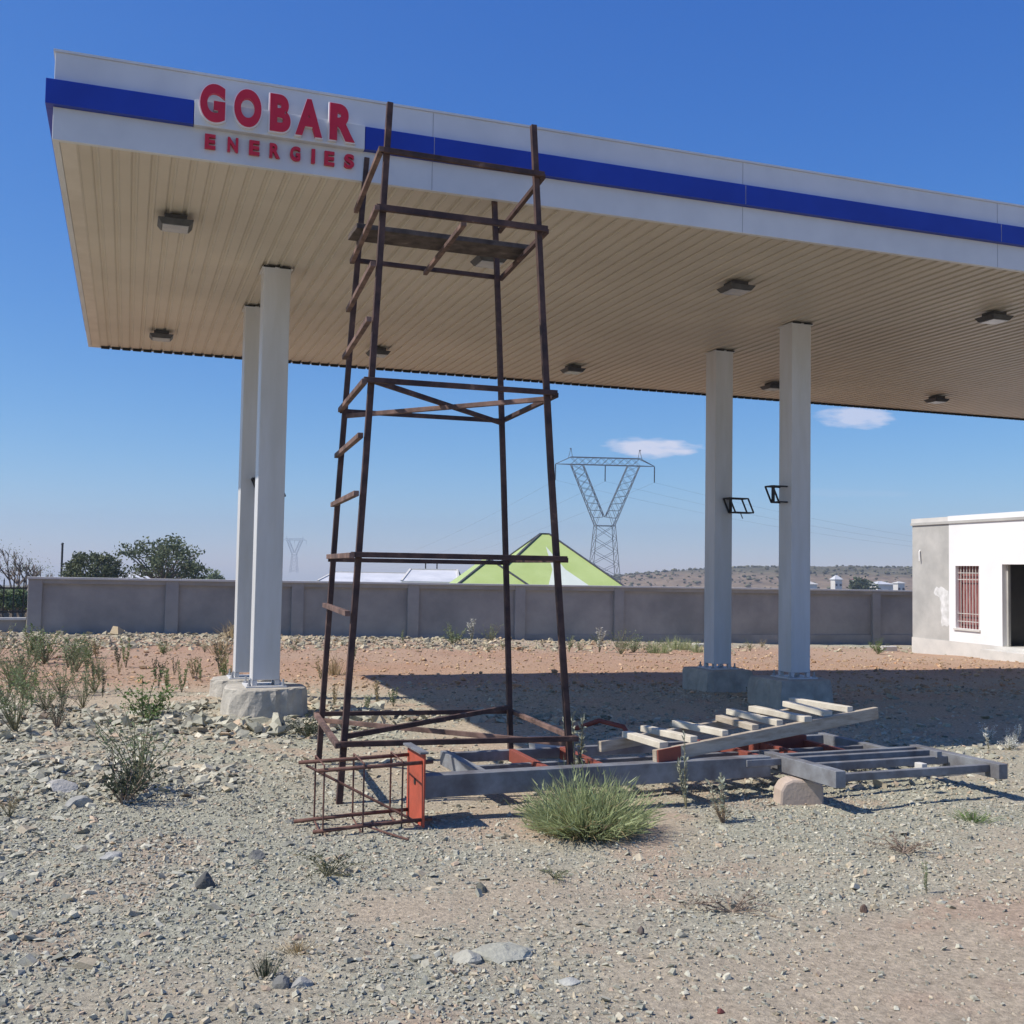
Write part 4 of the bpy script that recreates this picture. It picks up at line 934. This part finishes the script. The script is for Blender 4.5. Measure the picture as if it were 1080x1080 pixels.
weed('wispy', 10, 862, 26, lf_dry, 'straw-coloured dry tuft at the left edge', 'dry_weed', 'weed', seed=12)
for i in range(26):
    px = rnd.uniform(-5, 105); py = rnd.uniform(688, 750); m = rnd.choice([lf_grey, lf_grey, lf_green])
    weed('wispy' if i % 2 else 'stalk', px, py, rnd.uniform(18, 36), m, ('pale grey-green' if m is lf_grey else 'small dark green')+' weed in the dense patch at far left'+(', near the wall' if py < 708 else ', mid patch' if py < 728 else ', at its stony front edge'), seed=rnd.choice([7, 8, 10, 11]), group='weeds of the far left patch', wide=rnd.uniform(.8, 1.2))
for i in range(20):
    px = rnd.uniform(95, 245); py = rnd.uniform(690, 738)
    m = rnd.choice([lf_green, lf_dry, lf_dark])
    weed('stalk', px, py, rnd.uniform(16, 34), m, {lf_green: 'thin green', lf_dry: 'thin straw-coloured', lf_dark: 'thin dark'}[m]+' upright weed on the red soil, '+('nearer the far left patch' if px < 150 else 'nearer the left pillars'), seed=20+i % 4, group='thin weeds on the red soil at left', wide=.8)
weed('grass', 232, 690, 24, lf_dry, 'yellowed grass clump behind the left plinth', 'grass_clump', 'grass', seed=30, wide=.9)
weed('grass', 245, 672, 20, lf_dry, 'pale dry grass clump at the wall behind the left pillars', 'grass_clump', 'grass', seed=31, wide=1.2)
weed('shrub', 172, 690, 14, lf_green, 'small green plant at the wall by the second wall pillar', 'weed', 'weed', seed=5)
weed('shrub', 324, 778, 34, lf_dark, 'dark plant in the stones right of the left plinth', 'weed', 'weed', seed=2)
weed('grass', 352, 712, 26, lf_dry, 'dry grass clump behind the left scaffold legs', 'grass_clump', 'grass', seed=32)
for i, (px, py, h_) in enumerate(((352, 745, 24), (372, 700, 22), (398, 748, 30), (415, 745, 26), (338, 716, 26), (386, 752, 24))):
    weed('stalk', px, py, h_, lf_grey if i % 2 else lf_dry, 'thin weed beside the left scaffold legs at the shadow edge', seed=20+i % 4, group='weeds beside the left scaffold legs')
weed('stalk', 607, 830, 96, lf_pale2, 'tall pale-leaved weed standing against the right scaffold leg', seed=40, wide=.6)
weed('stalk', 724, 853, 76, lf_pale2, 'slender pale weed in front of the ladder end', seed=41, wide=.55)
weed('stalk', 764, 868, 58, lf_pale2, 'sparse twiggy plant in front of the grey post end', seed=42, wide=1.0, stem=m_twig)
weed('wispy', 762, 868, 26, lf_dry, 'low dry twigs around the sparse plant', seed=43, stem=m_twig)
weed('wispy', 905, 826, 26, lf_dark, 'small dark weed inside the right grey frame', seed=44, stem=m_twig)
weed('stalk', 916, 800, 24, lf_dry, 'dry weed poking through the grey frame', seed=45, stem=m_twig)
weed('sprawl', 345, 924, 24, lf_dark, 'low dark sprawling weed on the gravel below the rebar cage', 'sprawling_weed', 'weed', seed=50, wide=1.1)
weed('grass', 280, 1030, 30, lf_dark, 'small dark grass tuft near the bottom left', 'grass_clump', 'grass', seed=51, wide=.7)
weed('grass', 314, 1004, 15, lf_dry, 'straw-coloured tuft right of the dark grass tuft', 'grass_clump', 'grass', seed=52, wide=1.8)
weed('sprawl', 772, 962, 20, m_twig, 'dead brown twigs lying flat on the tan soil', 'dead_weed', 'weed', seed=53, stem=m_twig, wide=1.4)
weed('sprawl', 955, 900, 16, m_twig, 'dead flat twigs on the gravel at right', 'dead_weed', 'weed', seed=54, stem=m_twig, wide=1.6)
weed('grass', 1026, 866, 12, lf_green, 'low green grass patch at the right edge', 'grass_clump', 'grass', seed=55, wide=2.6)
weed('stalk', 977, 942, 30, lf_grey, 'tiny upright weed alone on the lower right gravel', seed=20, wide=.6)
weed('sprawl', 584, 926, 14, lf_grey, 'flat grey weed in the gravel below the spiky bush', 'sprawling_weed', 'weed', seed=57)
weed('wispy', 460, 832, 14, lf_green, 'tiny green sprig beside the red base plate', seed=58)
weed('wispy', 562, 794, 18, lf_green, 'small bright sprig behind the grey post', seed=59)
for i, (px, py, h_, kd, m) in enumerate(((478, 680, 24, 'shrub', lf_grey), (498, 676, 26, 'stalk', lf_pale), (517, 678, 20, 'wispy', lf_grey), (655, 690, 26, 'wispy', lf_grey), (632, 688, 30, 'stalk', lf_pale), (668, 688, 20, 'shrub', lf_grey), (425, 678, 14, 'stalk', lf_grey), (600, 688, 20, 'stalk', lf_grey))):
    weed(kd, px, py, h_, m, {'shrub': 'low bushy grey weed', 'stalk': 'upright pale weed', 'wispy': 'feathery grey weed'}[kd]+' under the wall, '+('left of' if px < 500 else 'just left of' if px < 530 else 'right of')+' the rear right scaffold leg', seed=60+i % 3, group='weeds on the rubble bank below the middle of the wall')
for i, px in enumerate((700, 712, 724, 735, 690)):
    weed('grass', px, 686+rnd.uniform(-1, 3), rnd.uniform(14, 20), lf_bush, 'green grass clump at the wall left of the rear right pillar', 'grass_clump', 'grass', seed=65+i % 2, group='green grass left of the rear right pillar', wide=1.0)
weed('shrub', 926, 690, 16, lf_green, 'small green weed at the wall left of the house', seed=5)
weed('stalk', 790, 735, 14, lf_dark, 'dark weed in the canopy shade behind the right plinths', seed=21)
for i in range(7):
    px = rnd.uniform(1040, 1084); py = rnd.uniform(779, 792); q = at(px, py)
    weed('shrub' if i % 2 else 'stalk', px, py, rnd.uniform(12, 30), lf_white, 'white-leaved plant in the small clump at the far right shadow edge', 'pale_plant', 'plant', seed=70+i % 3, group='white-leaved plants at the right')
for i in range(26):
    px = rnd.uniform(95, 960); py = rnd.uniform(679, 688)
    m = rnd.choice([lf_grey, lf_dry, lf_green])
    weed('wispy', px, py, rnd.uniform(6, 13), m, {lf_grey: 'tiny grey', lf_dry: 'tiny dry', lf_green: 'tiny green'}[m]+' weed at the foot of the grey wall, '+('left of the left pillars' if px < 250 else 'behind the scaffold tower' if px < 600 else 'towards the right pillars'), seed=rnd.choice([7, 8, 10]), group='tiny weeds along the wall foot')

# trees
def branch(mb, tips, p, d, l, r_, lvl, r0, spread=.6, upb=.15):
    q = p+d*l; m_ = (p+q)/2+Vector((r0.uniform(-1, 1), r0.uniform(-1, 1), 0))*l*.06
    mb.tube([p, m_, q], [r_, r_*.85, r_*.68], 5 if lvl > 2 else 4)
    if lvl == 0: tips.append((q, d)); return
    for _ in range(r0.choice([2, 3, 3])):
        dd = (d+Vector((r0.uniform(-1, 1), r0.uniform(-1, 1), r0.uniform(-.5, .7)))*spread+Z*upb).normalized(); branch(mb, tips, q, dd, l*r0.uniform(.62, .85), r_*.66, lvl-1, r0, spread, upb)
def tree(name, pxc, pxw, ytop, Y_, m, label, kind, seed, nleaf=26, ls=.2):
    r0 = random.Random(seed); top = atY(pxc, ytop, Y_); base = Vector((top.x, Y_, gz(top.x, Y_)-.1)); rad = pxw/2*Y_/F; hh = top.z-base.z
    t = thing(name, tuple(base), label, 'tree'); mb = MB(); lf = MB(); tips = []
    if kind == 'bare':
        for k in range(5): branch(mb, tips, base+Vector((r0.uniform(-.3, .3), 0, 0)), Vector((r0.uniform(-.8, .8), r0.uniform(-.6, .6), 1)).normalized(), hh*.30, .07, 4, r0, .75, .12)
        for q, d in tips:
            for _ in range(nleaf): leaf(lf, q+Vector((r0.gauss(0, .25), r0.gauss(0, .25), r0.gauss(0, .2))), (r0.uniform(-1, 1), r0.uniform(-1, 1), r0.uniform(-1, 1)), ls, ls*.4, r0)
    else:
        zc = base.z+hh*.55; branch(mb, tips, base, Vector((0, 0, 1)), hh*.30, .17, 0, r0)
        st_ = base+Z*hh*.30; cl = []
        nclump = 105 if kind == 'clump' else 130
        for i in range(nclump):
            a_ = r0.uniform(0, 6.28); e_ = math.acos(r0.uniform(-.35, 1)); rr = r0.uniform(.55, 1.0)*(1+.14*math.sin(3*a_+seed)+.1*math.sin(7*a_))
            if kind == 'dome': rr = r0.uniform(.75, 1.0)
            q = Vector((base.x+math.sin(e_)*math.cos(a_)*rad*rr, base.y+math.sin(e_)*math.sin(a_)*rad*rr, zc+math.cos(e_)*hh*.45*rr)); cl.append(q)
        for i, q in enumerate(cl):
            if i % 3 == 0: mid = st_.lerp(q, .5)+Z*.1; mb.tube([st_, mid, q], [.07, .045, .02], 4)
            cs_ = rad*(.085 if kind == 'clump' else .10)
            for _ in range(nleaf): leaf(lf, q+Vector((r0.gauss(0, cs_), r0.gauss(0, cs_), r0.gauss(0, cs_*.7))), (r0.uniform(-1, 1), r0.uniform(-1, 1), r0.uniform(-.2, 1)), r0.uniform(.6, 1.3)*ls, ls*.55, r0)
    mb.build('trunk', m_bark, t); lf.build('crown', m, t); return t
tree('leafy_tree', 172, 92, 567, 60, lf_tree, 'rounded dark leafy tree above the left part of the wall', 'clump', 4, 34, .20)
tree('dome_tree', 99, 60, 583, 58, lf_euph, 'dense dome-shaped dark tree left of the leafy tree', 'dome', 6, 40, .17)
tree('bare_tree', 30, 80, 574, 42, lf_grey, 'almost bare grey tree behind the iron railings', 'bare', 8, 3, .07)
tree('far_tree', 225, 30, 604, 120, lf_grey, 'faint far tree right of the leafy tree', 'clump', 9, 14, .35)
tree('far_tree', 909, 26, 611, 260, lf_tree, 'dark far tree beside the low pale building at right', 'clump', 10, 14, .8)
for i in range(9):
    tree('roadside_shrub', 2+i*4.5+rnd.uniform(-2, 2), 16, 622+rnd.uniform(-3, 5), 36+i*.6, lf_green if i % 2 else lf_grey, 'green scrub bush seen through the railings', 'clump', 40+i, 8, .12)['group'] = 'scrub bushes behind the railings'

# ------------------------------------------------------------------ air
hz = MB().obox((-900, -60, -70), (2600, 0, 0), (0, 1500, 0), (0, 0, 130)).build('haze', m_dark, None)
hm = bpy.data.materials.new('haze_air'); hm.use_nodes = True; t = hm.node_tree
for n_ in list(t.nodes): t.nodes.remove(n_)
oo = t.nodes.new('ShaderNodeOutputMaterial'); pv = t.nodes.new('ShaderNodeVolumePrincipled'); pv.inputs['Density'].default_value = .0005; pv.inputs['Color'].default_value = (.75, .85, 1, 1); pv.inputs['Anisotropy'].default_value = .3
t.links.new(pv.outputs[0], oo.inputs['Volume']); hz.data.materials.clear(); hz.data.materials.append(hm); tag(hz, 'thin pale haze over the distant plain and hill', 'haze', kind='stuff')
